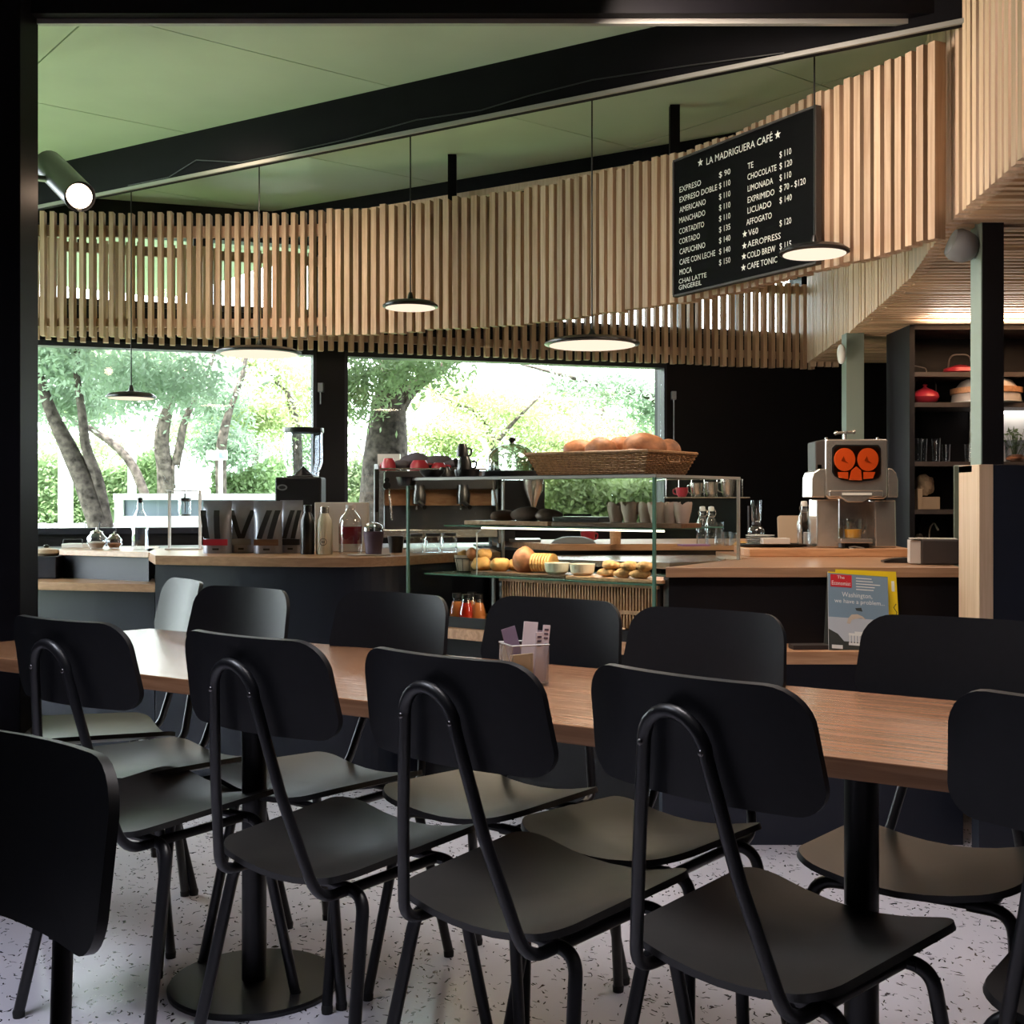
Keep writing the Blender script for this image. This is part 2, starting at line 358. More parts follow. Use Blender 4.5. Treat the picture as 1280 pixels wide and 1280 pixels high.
# ceiling: black deck with pale panels laid in a diagonal grid
ceil = struct(MB().box(-3.4, 3.4, -2.7, 8.4, ZC+.03, ZC+.15).build('ceiling', M['black']))
dd, nn = Vector((.783, .622, 0)), Vector((-.622, .783, 0))
pm = MB().box(0, 2.434, 0, 1.042, 0, .02).build('ceiling_panel', M['ceil'])
pme = pm.data; bpy.data.objects.remove(pm)
for i in range(-3, 5):
    for j in range(-5, 5):
        o = dd*(1.38+2.44*i)+nn*(3.94+1.048*j); c = o+dd*1.22+nn*.52
        if -4.2 < c.x < 4.2 and -3 < c.y < 8.7:
            q = bpy.data.objects.new('ceiling_panel', pme); COL.objects.link(q); q.parent = ceil
            q.location = (o.x, o.y, ZC); q.rotation_euler = (0, 0, math.atan2(.622, .783))
# window wall
X1a, X1b, X2a, X2b = -2.9, wX(395), wX(430), wX(832)
ZS, ZT, ZU0, ZU1 = .985, 1.969, 2.20, 2.58
wb = MB()
wbox(wb, -3.4, 3.4, 0, ZS-.02, 0, -.16); wbox(wb, -3.4, 3.4, ZT+.02, ZU0-.02, 0, -.16); wbox(wb, -3.4, 3.4, ZU1+.02, ZC+.03, 0, -.16)
wbox(wb, -3.4, X1a, ZS-.02, ZT+.02, 0, -.16); wbox(wb, X1b, X2a, ZS-.02, ZT+.02, .02, -.16); wbox(wb, X2b, 3.4, ZS-.02, ZT+.02, 0, -.16)
UP = [(-2.9, wX(246)), (wX(262), wX(395)), (wX(430), wX(640)), (wX(655), wX(855)), (wX(872), wX(1003))]
e0 = -3.4
for a, b in UP: wbox(wb, e0, a, ZU0-.02, ZU1+.02, 0, -.16); e0 = b
wbox(wb, e0, 3.4, ZU0-.02, ZU1+.02, 0, -.16)
struct(wb.build('wall_back', M['black']))
def window(idx, X0, X1, z0, z1, mull=()):
    f = MB(); t = .035
    wbox(f, X0, X1, z0-.02, z0+.012, .02, -.08); wbox(f, X0, X1, z1-.012, z1+.02, .02, -.08)
    wbox(f, X0, X0+t*.5, z0+.012, z1-.012, .02, -.08); wbox(f, X1-t*.5, X1, z0+.012, z1-.012, .02, -.08)
    for m_ in mull: wbox(f, m_-.02, m_+.02, z0+.012, z1-.012, .015, -.07)
    w = struct(f.build('window_%d' % idx, M['frame']))
    xs = [X0]+list(mull)+[X1]
    for a, b in zip(xs[:-1], xs[1:]):
        p = MB(); wbox(p, a+.018, b-.018, z0+.012, z1-.012, -.03, -.036); p.build('pane', M['pane'], w)
    return w
w1 = window(1, X1a, X1b, ZS, ZT); w2 = window(2, X2a, X2b, ZS, ZT)
for i, (a, b) in enumerate(UP): window(3+i, a, b, ZU0, ZU1, [wX(925)] if i == 4 else [])
# opening handles on the window frames
for w_, px, y0, y1 in ((w1, 399, 482, 506), (w2, 838, 492, 560)):
    hb = MB(); p = Vector(wpt(wX(px), .05)+(0,)); D = wD(px)
    hb.tube([(p.x, p.y, zof(y0, D)), (p.x, p.y, zof(y1, D))], .004, 6); hb.box(p.x-.014, p.x+.014, p.y-.01, p.y+.05, zof(y0, D)-.04, zof(y0, D)+.01)
    hb.build('window_handle', M['grey'], w_)
# other walls: left wall has an assumed, unseen window towards the garden
wl = MB(); wl.box(-3.42, -3.3, -2.6, 6.2, 0, .25); wl.box(-3.42, -3.3, -2.6, 6.2, 2.6, ZC+.03)
for a, b in ((-2.6, 4.3), (6.0, 6.2)): wl.box(-3.42, -3.3, a, b, .25, 2.6)
struct(wl.build('wall_left', M['black']))
for i, (a, b) in enumerate(((4.3, 6.0),)):
    f = MB(); f.box(-3.40, -3.32, a, b, .25, .30); f.box(-3.40, -3.32, a, b, 2.55, 2.6); f.box(-3.4, -3.32, a, a+.05, .3, 2.55); f.box(-3.4, -3.32, b-.05, b, .3, 2.55)
    w = struct(f.build('window_%d' % (8+i), M['frame'])); MB().box(-3.364, -3.358, a+.05, b-.05, .3, 2.55).build('pane', M['pane'], w)
struct(MB().box(3.3, 3.42, -2.6, 8.3, 0, ZC+.03).build('wall_right', M['black']))
struct(MB().box(-3.42, 3.42, -2.72, -2.6, 0, ZC+.03).build('wall_rear', M['black']))
# front frame: pillar, header and ceiling beams
pil = MB(); XP = xof(25, 3.50)
pil.box(XP-.2, XP, 3.50, 3.636, 0, ZC); struct(pil.build('trim_1', M['beam'], bevel=.003))
pan = MB().box(-3.3, XP-.2, 3.52, 3.62, 0, ZC); struct(pan.build('trim_2', M['beam']))
hd = MB().box(XP+.0005, 3.3, 3.58, 3.64, 2.60, ZC); h = struct(hd.build('trim_3', M['beam']))
MB().box(XP+.001, 3.25, 3.62, 3.64, 2.585, 2.60).build('pale_edge_strip', M['lip'], h)
# long diagonal beam with its pale lower edge, parallel with the dining table
def beam(name, p0, p1, z0, z1, wdt, lip=True):
    a, b = Vector(p0+(0,)), Vector(p1+(0,)); u = (b-a).normalized(); v = Vector((-u.y, u.x, 0))
    q = [a, b, b+v*wdt, a+v*wdt]
    o = struct(MB().prism([(p.x, p.y) for p in q], z0, z1).build(name, M['beam']))
    if lip:
        w_ = v*-.012; q = [a+w_, b+w_, b, a]
        MB().prism([(p.x, p.y) for p in q], z0, z0+.014).build('pale_edge_strip', M['lip'], o)
    return o
beam('trim_4', (-3.25, 6.385), (1.34, 3.53), 2.55, ZC, .025)
beam('trim_5', (-1.333, 6.67), (1.32, 5.02), 2.585, ZC, .16, False)
# conduit stuck to the beam
cpts = []
for i, (x, y) in enumerate(((160, 232), (210, 222), (245, 200), (300, 203), (340, 195), (430, 175), (520, 150), (600, 138), (660, 120), (740, 100), (860, 82), (980, 66))):
    # on the beam's face
    t = (x-640)/F; a = Vector((-3.25, 6.385)); u = Vector((1.34+3.25, 3.53-6.385)); s_ = (t*a.y-a.x)/(u.x-t*u.y); D = a.y+u.y*s_
    p = at(x, y, D-.015); cpts.append(p if p.z < ZC-.01 else Vector((p.x, p.y, ZC-.01)))
tag(MB().tube(cpts, .0022, 5).build('ceiling_cable', M['cable'], smooth=True), 'thin black cable running along the long diagonal ceiling beam', 'cable')
# dark hook on the left pillar panel
hk = [at(12, 205, 3.6)+Vector((.006*math.cos(a), -.012, .009*math.sin(a))) for a in [math.radians(60+i*30) for i in range(9)]]
tag(MB().tube(hk, .0016, 5).build('wall_hook', M['lip'], smooth=True), 'tiny open metal ring hook on the black wall at far left', 'hook')

# ------------------------------------------------------------------ slat screens
def cat_rom(P, t):
    i = max(0, min(len(P)-2, int(t))); f_ = t-i
    p0, p1, p2, p3 = P[max(i-1, 0)], P[i], P[i+1], P[min(i+2, len(P)-1)]
    return .5*((2*p1)+(p2-p0)*f_+(2*p0-5*p1+4*p2-p3)*f_*f_+(3*p1-p0-3*p2+p3)*f_**3)
CURT = [(-60, 5.72), (50, 5.77), (150, 5.79), (250, 5.80), (330, 5.79), (400, 5.75), (480, 5.65), (560, 5.53), (640, 5.40), (720, 5.18), (800, 4.94), (860, 4.76), (920, 4.54), (980, 4.28), (1040, 4.04), (1100, 3.84), (1150, 3.68), (1178, 3.60)]
CP = [Vector((xof(x, D), D, 0)) for x, D in CURT]
dense = [cat_rom(CP, i/40) for i in range(40*(len(CP)-1)+1)]
def resample(P, step):
    out = []; acc = 0; nxt = 0
    for a, b in zip(P[:-1], P[1:]):
        L = (b-a).length
        while nxt <= acc+L:
            t = (nxt-acc)/L; out.append((a.lerp(b, t), (b-a).normalized())); nxt += step
        acc += L
    return out
scr = thing('slat_screen', 'long curving screen of upright pine slats sweeping above the bar towards the ceiling', 'screen', (0, 5, 1.93))
off = Vector(scr.location)
pts = resample(dense, .0465)
for i, (p, t) in enumerate(pts):
    rz = math.atan2(t.y, t.x); jz = R.uniform(-.006, .006); hgt = .60+R.uniform(-.006, .006)
    piece('slat', M['pine'], scr, p-off+Vector((0, 0, 2.23+jz)), (.021 if p.x < -.9 else .028, .044, hgt), rz+R.uniform(-.05, .05))
for z0, z1 in ((2.42, 2.475), (1.985, 2.025)):
    rl = MB()
    for (a, ta), (b, tb) in zip(pts[::3], pts[3::3]):
        na, nb = Vector((-ta.y, ta.x, 0)), Vector((-tb.y, tb.x, 0)); q = [a+na*.024-off, b+nb*.024-off, b+nb*.044-off, a+na*.044-off]
        rl.prism([(p.x, p.y) for p in q], z0-off.z, z1-off.z)
    rl.build('rail', M['pine'], scr)
for k in (52, 77):
    p, t = pts[k]; n_ = Vector((-t.y, t.x, 0)); q = p+n_*.05-off; MB().box(q.x-.02, q.x+.02, q.y-.02, q.y+.02, 2.3-off.z, ZC-off.z-.002).build('hanger_post', M['beam'], scr)
# pale batten above the middle of the screen
bt = MB(); a = at(455, 262, 5.95); b = at(845, 188, 5.05); v = Vector((.5, .85, 0))*.03
bt.prism([(a.x, a.y), (b.x, b.y), (b.x+v.x, b.y+v.y), (a.x+v.x, a.y+v.y)], 2.56, 2.59); struct(bt.build('trim_6', M['pine_pale']))
# straight screen in front of the window wall
s2 = thing('slat_screen', 'straight pine slat screen across the top of the bar windows, behind the curved one', 'screen', (0, 7.0, 1.97)); off2 = Vector(s2.location)
X = -2.7; n2 = 0
while X < wX(1003):
    p = Vector(wpt(X, .13)+(0,))-off2
    piece('slat', M['pine'], s2, p+Vector((0, 0, 2.235+R.uniform(-.004, .004))), (.026, .040, .53), math.atan2(.306, .952)); X += .0535
for z0, z1 in ((2.03, 2.075), (2.44, 2.49)):
    rl = MB(); q = [Vector(wpt(-2.75, .085)+(0,))-off2, Vector(wpt(wX(1003), .085)+(0,))-off2, Vector(wpt(wX(1003), .109)+(0,))-off2, Vector(wpt(-2.75, .109)+(0,))-off2]
    rl.prism([(p.x, p.y) for p in q], z0-off2.z, z1-off2.z); rl.build('rail', M['pine'], s2)
brk = MB()
for X in (-2.3, -1.1, .1, 1.3): 
    q = [Vector(wpt(X, .0)+(0,))-off2, Vector(wpt(X+.03, .0)+(0,))-off2, Vector(wpt(X+.03, .09)+(0,))-off2, Vector(wpt(X, .09)+(0,))-off2]; brk.prism([(p.x, p.y) for p in q], 2.60-off2.z-.13, 2.64-off2.z-.13)
brk.build('wall_bracket', M['beam'], s2)
# slat canopy over the kitchen: L-shaped ribs, upright on its left face, level in its soffit
can = thing('slat_canopy', 'pine slat canopy over the kitchen, upright left face turning into a level soffit', 'canopy', (1.5, 5, 2.0)); oc = Vector(can.location)
FX = [(1.02, .6), (1.20, 2.2), (1.298, 3.043), (1.363, 3.685), (1.56, 4.653), (1.75, 6.19), (1.869, 7.55)]
def faceX(D):
    for (xa, da), (xb, db) in zip(FX[:-1], FX[1:]):
        if D <= db: return xa+(xb-xa)*(D-da)/(db-da)
    return FX[-1][0]
D = 1.55; k = 0
while D < 7.5:
    X = faceX(D); j = R.uniform(-.003, .003); top = ZC-.01 if D < 7.6 else 2.5
    piece('slat', M['pine_pale'], can, Vector((X+j, D, (2.0+top)/2))-oc, (.045, .028, top-2.0))
    xr = 3.28
    piece('soffit_slat', M['pine_x'], can, Vector(((X+xr)/2, D, 2.0225+j))-oc, (xr-X-.03, .028, .045)); D += .058; k += 1
# far end slats closing the canopy beside the straight screen
for i in range(4):
    piece('slat', M['pine_pale'], can, Vector((wX(1006)+.05*i-.02, 7.42+.012*i, 2.235))-oc, (.035, .03, .53))
bk = MB(); q = [(faceX(d)+.03-oc.x, d-oc.y) for d in (1.6, 2.2, 3.0, 3.7, 4.65, 6.2, 7.4)]+[(3.28-oc.x, 7.4-oc.y), (3.28-oc.x, 1.6-oc.y)]; bk.prism(q, 2.06-oc.z, 2.075-oc.z); bk.build('backing_board', M['edge'], can)

# ------------------------------------------------------------------ menu board
BT0, BT1 = at(843, 198, 4.69), at(1019, 140, 4.035)
BL0, BL1 = at(845, 368, 4.69), at(1019, 328, 4.035)
zt, zb = (BT0.z+BT1.z)/2, (BL0.z+BL1.z)/2
bu = Vector((BT1.x-BT0.x, BT1.y-BT0.y, 0)); bw = bu.length; bu.normalize(); bn = Vector((bu.y, -bu.x, 0))
mb_ = thing('menu_board', 'black chalk menu board with white prices hung on the curving slat screen', 'menu board', (BT0.x, BT0.y, zb), math.atan2(bu.y, bu.x))
bh = zt-zb
MB().box(0, bw, 0, .018, 0, bh).build('panel', M['boardblack'], mb_)
fr = MB(); fr.box(-.006, bw+.006, -.004, .022, -.008, 0); fr.box(-.006, bw+.006, -.004, .022, bh, bh+.008); fr.box(-.008, 0, -.004, .022, 0, bh); fr.box(bw, bw+.008, -.004, .022, 0, bh)
fr.build('frame', M['edge'], mb_)
def board_uv(cx, cy):     # crop pixel of the board -> board coordinates
    x, y = 840+cx/5.121, 130+cy/5.121; d = Vector(((x-640)/F, 1, -(y-HZ)/F)); o = Vector((0, 0, EYE))
    t = (Vector(BT0)-o).dot(bn)/d.dot(bn); p = o+d*t-Vector((BT0.x, BT0.y, zb)); return p.dot(bu), p.z
_fc = {}
def text_mesh(txt):
    if txt not in _fc:
        c = bpy.data.curves.new('t', 'FONT'); c.body = txt; c.resolution_u = 2; o = bpy.data.objects.new('t', c); COL.objects.link(o)
        dg = bpy.context.evaluated_depsgraph_get(); me = o.evaluated_get(dg).to_mesh()
        vs = [tuple(v.co) for v in me.vertices]; fs = [tuple(p.vertices) for p in me.polygons]
        bpy.data.objects.remove(o); xs = [v[0] for v in vs]; ys = [v[1] for v in vs]
        _fc[txt] = (vs, fs, min(xs), max(xs), min(ys), max(ys))
    return _fc[txt]
def put_text(mb, txt, x, z, w, hcap, y=-.0012, o=None, ux=None, uz=None):
    vs, fs, x0, x1, y0, y1 = text_mesh(txt)
    mb.add([(x+(v[0]-x0)/(x1-x0)*w, y, z+v[1]/.69*hcap) for v in vs], fs)
def star(mb, x, z, r, y=-.0012):
    p = [(x+(r if k % 2 == 0 else r*.42)*math.sin(PI*k/5), y, z+(r if k % 2 == 0 else r*.42)*math.cos(PI*k/5)) for k in range(10)]
    mb.add(p+[(x, y, z)], [(k, 10, (k+1) % 10) for k in range(10)])
rows = [('EXPRESO', 50, 568, 187), ('EXPRESO DOBLE', 50, 632, 290), ('AMERICANO', 50, 697, 217), ('MANCHADO', 48, 765, 214), ('CORTADITO', 47, 835, 207), ('CORTADO', 47, 900, 180), ('CAPUCHINO', 50, 965, 214), ('CAFE CON LECHE', 50, 1032, 278), ('MOCA', 50, 1096, 128), ('CHAI LATTE', 45, 1152, 222), ('GINGEREIL', 45, 1192, 190),
 ('TE', 486, 418, 522), ('CHOCOLATE', 485, 488, 670), ('LIMONADA', 486, 562, 648), ('EXPRIMIDO', 486, 635, 657), ('LICUADO', 485, 703, 637), ('AFFOGATO', 478, 778, 640), ('V60', 490, 845, 553), ('AEROPRESS', 485, 918, 697), ('COLD BREW', 483, 990, 663), ('CAFE TONIC', 483, 1060, 675)]
names = MB()
for t_, x, y, x1 in rows:
    u0, z0 = board_uv(x, y); u1, _ = board_uv(x1, y); put_text(names, t_, u0, z0, u1-u0, .0215 if y < 1140 else .018)
names.build('drink_names', M['chalk'], mb_)
prc = MB()
for i, t_ in enumerate(['$ 90', '$ 110', '$ 110', '$ 110', '$ 110', '$ 135', '$ 140', '$ 140', '$ 150']):
    u0, z0 = board_uv(303, 473+i*70); u1, _ = board_uv(375, 473+i*70); put_text(prc, t_, u0, z0, u1-u0, .021)
for t_, y, x1 in (('$ 110', 345, 765), ('$ 120', 418, 770), ('$ 110', 492, 765), ('$ 70 - $120', 563, 857), ('$ 140', 638, 768), ('$ 120', 784, 765), ('$ 115', 932, 765)):
    u0, z0 = board_uv(690, y); u1, _ = board_uv(x1, y); put_text(prc, t_, u0, z0, u1-u0, .0215)
prc.build('prices', M['chalk'], mb_)
tt = MB(); u0, z0 = board_uv(222, 385); u1, z1 = board_uv(645, 240); put_text(tt, 'LA MADRIGUERA CAFÉ', u0, (z0+z1)/2, u1-u0, .026)
for x, y, r in ((183, 375, .016), (678, 197, .016)): u, z = board_uv(x, y); st_ = MB(); star(st_, u, z, r); st_.build('star', M['chalk'], mb_)
for x, y in ((467, 833), (465, 908), (462, 976), (459, 1048)): u, z = board_uv(x, y); st_ = MB(); star(st_, u, z, .0135); st_.build('star', M['chalk'], mb_)
tt.build('title', M['chalk'], mb_)

# ------------------------------------------------------------------ pendants, spotlight, fittings
def pendant(px, py, w, D, ytop, label):
    r = w*D/F/2; c = at(px, py, D); t = thing('pendant_lamp', label, 'lamp', c, 0, 'flat disc pendants over the bar and window')
    prof = [(r*.93, 0), (r, .004), (r, .010), (r*.86, .022), (r*.4, .030), (r*.12, .034), (.010, .050), (.006, .062)]
    MB().lathe(prof, n=40).build('lamp_shade', M['blacksat'], t, smooth=True)
    MB().lathe([(r*.90, -.001), (r*.90, .0015)], n=40).build('diffuser', M['disc'], t, smooth=True)
    MB().tube([(0, 0, .06), (0, 0, ZC-.001-c.z)], .0028, 6).build('cord', M['cable'], t)
    return t
pendant(164, 498, 61, 5.55, 262, 'small black disc pendant hanging lowest in the left window')
pendant(324, 443, 105, 5.35, 205, 'wide black disc pendant partly above the left window, edge-on')
pendant(513, 385, 69, 4.75, 170, 'small lit disc pendant before the middle of the slat screen')
pendant(740, 432, 119, 4.55, 125, 'large lit disc pendant hanging above the bread basket')
pendant(1018, 318, 86, 3.9, 60, 'lit disc pendant hanging in front of the menu board corner')
for x, y, D, P in ((513, 390, 4.75, 2.0), (740, 440, 4.55, 4.5), (1018, 324, 3.9, 3.5), (324, 448, 5.35, 2), (164, 503, 5.55, 1)):
    p = at(x, y, D); lamp('pendant_light', 'AREA', (p.x, p.y, p.z-.01), (0, 0, 0), P, (1, .80, .58), .18, .18)
sp = thing('spotlight', 'black cylinder spotlight with glowing bulb pointing out at upper left', 'lamp', at(100, 246, 4.0))
dv = (at(62, 207, 4.25)-at(100, 246, 4.0)); bx = MB().tube([Vector((0, 0, 0)), dv], .052, 20, caps=False); bx.tube([dv, dv*1.02], .052, 20); bx.build('housing', M['blacksat'], sp, smooth=True)
MB().tube([dv*.05, dv*-.005], .040, 20).build('bulb', M['bulb'], sp, smooth=True)
MB().tube([dv*.5, dv*.5+Vector((-.16, .02, .02)), Vector((-.30, .28, -sp.location.z+2.50)), Vector((-.30, .28, ZC-sp.location.z-.01))], .012, 8).build('bracket', M['blacksat'], sp, smooth=True)
MB().tube([dv*.0+Vector((0, 0, -.046)), dv+Vector((0, 0, -.046))], .006, 6).build('pale_arm', M['lip'], sp)
p = at(92, 240, 3.85); lamp('spot_bulb_light', 'POINT', (p.x+.05, p.y-.05, p.z-.02), (0, 0, 0), 1.0, (1, .7, .5), .03)

# ------------------------------------------------------------------ tall pieces at right: partition, post, pillar, cabinet
PX = xof(1224, 3.69)
part_ = thing('partition', 'low dark partition with pine end board at the right end of the bar', 'partition', (PX, 3.69, 0))
MB().box(0, .044, 0, .17, .25, 1.257).build('end_board', M['pine_pale'], part_, bevel=.002)
MB().box(0, 1.84, .002, .06, 0, .249).box(.044, 1.84, .002, .06, .249, 1.255).build('dark_panel', M['navy'], part_)
MB().box(.0, 1.84, .06, .17, 1.235, 1.2555).build('top_board', M['navy'], part_)
po = thing('square_post', 'slim square post, grey-green left side and black front, standing on the partition', 'post', (xof(1228, 3.69), 3.69, 1.257))
MB().box(.0, .066, 0, .085, 0, .80).build('black_post', M['black'], po); MB().box(-.004, 0, 0, .085, 0, .80).build('grey_side', M['greypost'], po)
sr = tag(MB().lathe([(.0, -.045), (.028, -.04), (.045, -.02), (.05, .0), (.05, .025), (.042, .04), (.0, .04)], n=20).build('alarm_dome', M['grey'], smooth=True), 'grey rounded alarm dome fixed beside the top of the square post', 'alarm')
sr.location = (po.location.x-.045, 3.73, zof(305, 3.69)); sr.rotation_euler = (0, -1.2, 0)
pl = tag(MB().box(-.045, .045, -.03, .06, 0, 2.005).build('steel_column', M['greypost']), 'pale grey-green column against the black wall behind the juicer', 'column'); pl.location = (xof(1067, 6.2), 6.2, 0)
sn = tag(MB().blob((0, 0, 0), (.022, .03, .05), 3, .03).build('wall_fitting', M['white'], smooth=True), 'small white wall fitting high beside the grey-green column', 'fitting'); sn.location = (xof(1053, 6.1), 6.12, zof(442, 6.1))
cab = tag(MB().prism([(0, 0), (.3, 0), (.45, .5), (.19, .5)], 0, 1.28).build('tall_fridge', M['greypost'], bevel=.004), 'grey-green tall unit edge just left of the pine end board', 'fridge'); cab.location = (xof(1192, 4.6), 4.6, 0)

# shelf unit at the back right
SD = 5.82; SX = xof(1137, SD); sh = thing('shelf_unit', 'black open shelf unit holding teapot and glasses at the right', 'shelves', (SX, SD, 0))
zs = [2.0, zof(465, SD), zof(503, SD), zof(577, SD), zof(637, SD), zof(694, SD)]
MB().box(0, .025, 0, .36, 0, 1.995).build('side_panel', M['black'], sh); MB().box(.025, 1.3, .345, .36, 0, 1.995).build('back_panel', M['black'], sh)
for i, z in enumerate(zs):
    z1 = z if i else 1.995
    MB().box(.025, 1.3, 0, .345, z1-.022, z1).build('shelf_board', M['edge'], sh)
MB().box(.575, .595, .01, .345, zs[2], zs[1]-.022).build('divider', M['black'], sh)
MB().box(.42, 1.28, .335, .344, zs[3], zs[2]-.022).build('white_back_panel', M['white'], sh)
MB().box(.45, 1.28, .28, .30, zs[2]-.034, zs[2]-.0225).build('light_strip', M['ledw'], sh)
MB().box(.15, 1.28, .12, .15, 1.996, 2.0).build('top_light_strip', M['ledw'], sh)
lamp('soffit_strip_light', 'AREA', (2.55, 5.70, 1.90), (PI+.45, 0, 0), 24, (1, .86, .72), 1.1, .10, spread=2.4)
lamp('kitchen_fill', 'AREA', (1.9, 5.2, 1.97), (0, 0, 0), 5, (1, .82, .66), .5, .3)  # added downward fill below the soffit, no fitting here
def put(o, name_parent=None): return o
# red teapot
tp = thing('teapot', 'round red cast-iron teapot with hooped handle on the second shelf', 'teapot', (xof(1158, 5.9), 5.92, zs[2]))
MB().lathe([(.035, 0), (.058, .012), (.068, .035), (.060, .055), (.03, .072), (.0, .075)], n=28).build('body', M['red'], tp, smooth=True)
MB().lathe([(.03, .070), (.012, .080), (.006, .086), (.013, .094), (.0, .102)], n=16).build('lid', M['red'], tp, smooth=True)
MB().tube(fillet([(-.055, 0, .05), (-.05, 0, .12), (0, 0, .15), (.052, 0, .12), (.055, 0, .05)], .04), .003, 6).build('handle', M['dsteel'], tp, smooth=True)
MB().tube([(-.055, 0, .035), (-.085, 0, .055), (-.095, 0, .066)], [.012, .008, .006], 8).build('spout', M['red'], tp, smooth=True)
kt = thing('kettle', 'flat dark red kettle with loop handle on the top shelf', 'kettle', (xof(1200, 5.95), 5.95, zs[1]))
MB().lathe([(.06, 0), (.082, .012), (.078, .03), (.03, .045), (0, .05)], n=28).build('body', M['red'], kt, smooth=True)
MB().tube(fillet([(-.06, 0, .03), (-.05, 0, .10), (.05, 0, .10), (.06, 0, .03)], .04), .004, 6).build('handle', M['dsteel'], kt, smooth=True)
tr = MB(); tr.tube(fillet([(0, 0, .004), (.075, 0, .004), (.07, 0, .03), (0, 0, .045), (0, 0, .004)], .01), .003, 6)
o = tag(tr.build('wire_stand', M['dsteel'], smooth=True), 'black bent wire stand lying on the top shelf', 'stand'); o.location = (xof(1142, 5.9), 5.93, zs[1])
cl = thing('cloche', 'pale domed cloche with wooden band on the second shelf behind the post', 'cloche', (xof(1243, 5.85), 5.95, zs[2]))
MB().lathe([(.165, .012), (.16, .06), (.12, .115), (.06, .14), (0, .146)], n=36).build('dome', M['label_pale'], cl, smooth=True)
MB().lathe([(.166, .05), (.170, .052), (.170, .078), (.160, .08)], n=36).build('wooden_band', M['board'], cl, smooth=True)
MB().lathe([(.15, 0), (.17, .006), (.17, .012), (0, .012)], n=36).build('plate', M['white'], cl, smooth=True)
def tumbler(loc, r, h_, label, group=None, name='glass_tumbler', cat='glass', mat='clear'):
    p = [(r*.8, 0), (r, h_), (r*.93, h_), (r*.74, h_*.06), (0, h_*.06)]
    o = tag(MB().lathe(p, n=20).build(name, M[mat], smooth=True), label, cat, group); o.location = loc; return o
for i, (x, lb) in enumerate(((1147, 'leftmost of the tumblers on the middle kitchen shelf'), (1158, 'second clear tumbler from the left on the middle kitchen shelf'), (1170, 'third clear tumbler from the left on the middle kitchen shelf'), (1187, 'shorter clear tumbler standing apart, right on the middle kitchen shelf'), (1211, 'clear tumbler on the middle shelf against the post'))):
    tumbler((xof(x, 5.93), 5.93+(i % 2)*.05, zs[3]), .022, .118 if i < 3 else .09, lb, 'tumblers on the kitchen shelf')
bxs = thing('folded_bag', 'crumpled brown paper bag on the boxes of the lower kitchen shelf', 'bag', (xof(1157, 5.95), 5.95, zs[4]+.068)); MB().blob((0, 0, .05), (.045, .04, .055), 5, .18, flat=.1).build('bag_body', M['kraft'], bxs)
o = tag(MB().box(-.045, .05, -.04, .04, 0, .062).build('carton', M['kraft'], bevel=.003), 'brown carton on the lower kitchen shelf under the paper bag', 'box'); o.location = (xof(1159, 5.95), 5.95, zs[4])
o = tag(MB().box(-.012, .012, -.04, .04, 0, .10).build('carton', M['kraft'], bevel=.002), 'narrow upright brown box against the shelf unit side', 'box'); o.location = (xof(1145, 5.95), 5.93, zs[4])
o = tag(MB().lathe([(.018, 0), (.02, .06), (.02, .085), (.012, .1), (0, .1)], n=16).build('salt_tub', M['label_pale'], smooth=True), 'small pale tub at the bottom left of the shelf unit', 'tub'); o.location = (xof(1149, 5.95), 5.95, zs[5])
o = tag(MB().lathe([(.0, -.006), (.07, -.006), (.07, .006), (0, .006)], n=28).build('round_tray', M['blacksat'], smooth=True), 'black round tray leaning upright on the bottom shelf', 'tray'); o.location = (xof(1170, 6.0), 6.05, zs[5]+.105); o.rotation_euler = (PI/2-.15, 0, 0); o.scale = (1, 1.4, 1)
tap = MB(); tap.tube(fillet([(0, 0, 0), (0, 0, .13), (.012, -.03, .16), (.018, -.07, .12)], .03), .005, 8)
o = tag(tap.build('sink_tap', M['steel'], smooth=True), 'thin steel tap on the bottom shelf beside the black tray', 'tap'); o.location = (xof(1169, 5.85), 5.93, zs[5])
tumbler((xof(1190, 5.9), 5.92, zs[5]), .022, .06, 'little clear jar at the right of the bottom kitchen shelf')
pj = thing('potted_plant', 'green seedlings in a clear jar on the lit shelf at far right', 'plant', (xof(1272, 5.9), 5.93, zs[3]))
tumbler((0, 0, 0), .055, .11, 'x').parent = pj; jar = kids(pj)[0]; jar.name = 'jar'; del jar['label'], jar['category']
MB().blob((0, 0, .02), (.045, .045, .02), 2, .1).build('soil', M['pot'], pj, smooth=True)
lv = MB(); rr = random.Random(3)
for i in range(40):
    a = rr.uniform(0, 6.28); r_ = rr.uniform(.01, .06); z = rr.uniform(.07, .17); c = Vector((r_*math.cos(a), r_*math.sin(a)*.8, z)); u = Vector((rr.uniform(-1, 1), rr.uniform(-1, 1), rr.uniform(-.4, .6))).normalized()*.016; w_ = u.orthogonal().normalized()*.007
    lv.add([c-u, c+w_, c+u, c-w_], [(0, 1, 2, 3)]); lv.tube([(0, 0, .02), c], .001, 3, caps=False)
o = lv.build('foliage', M['leafb'], pj); o['kind'] = 'stuff'

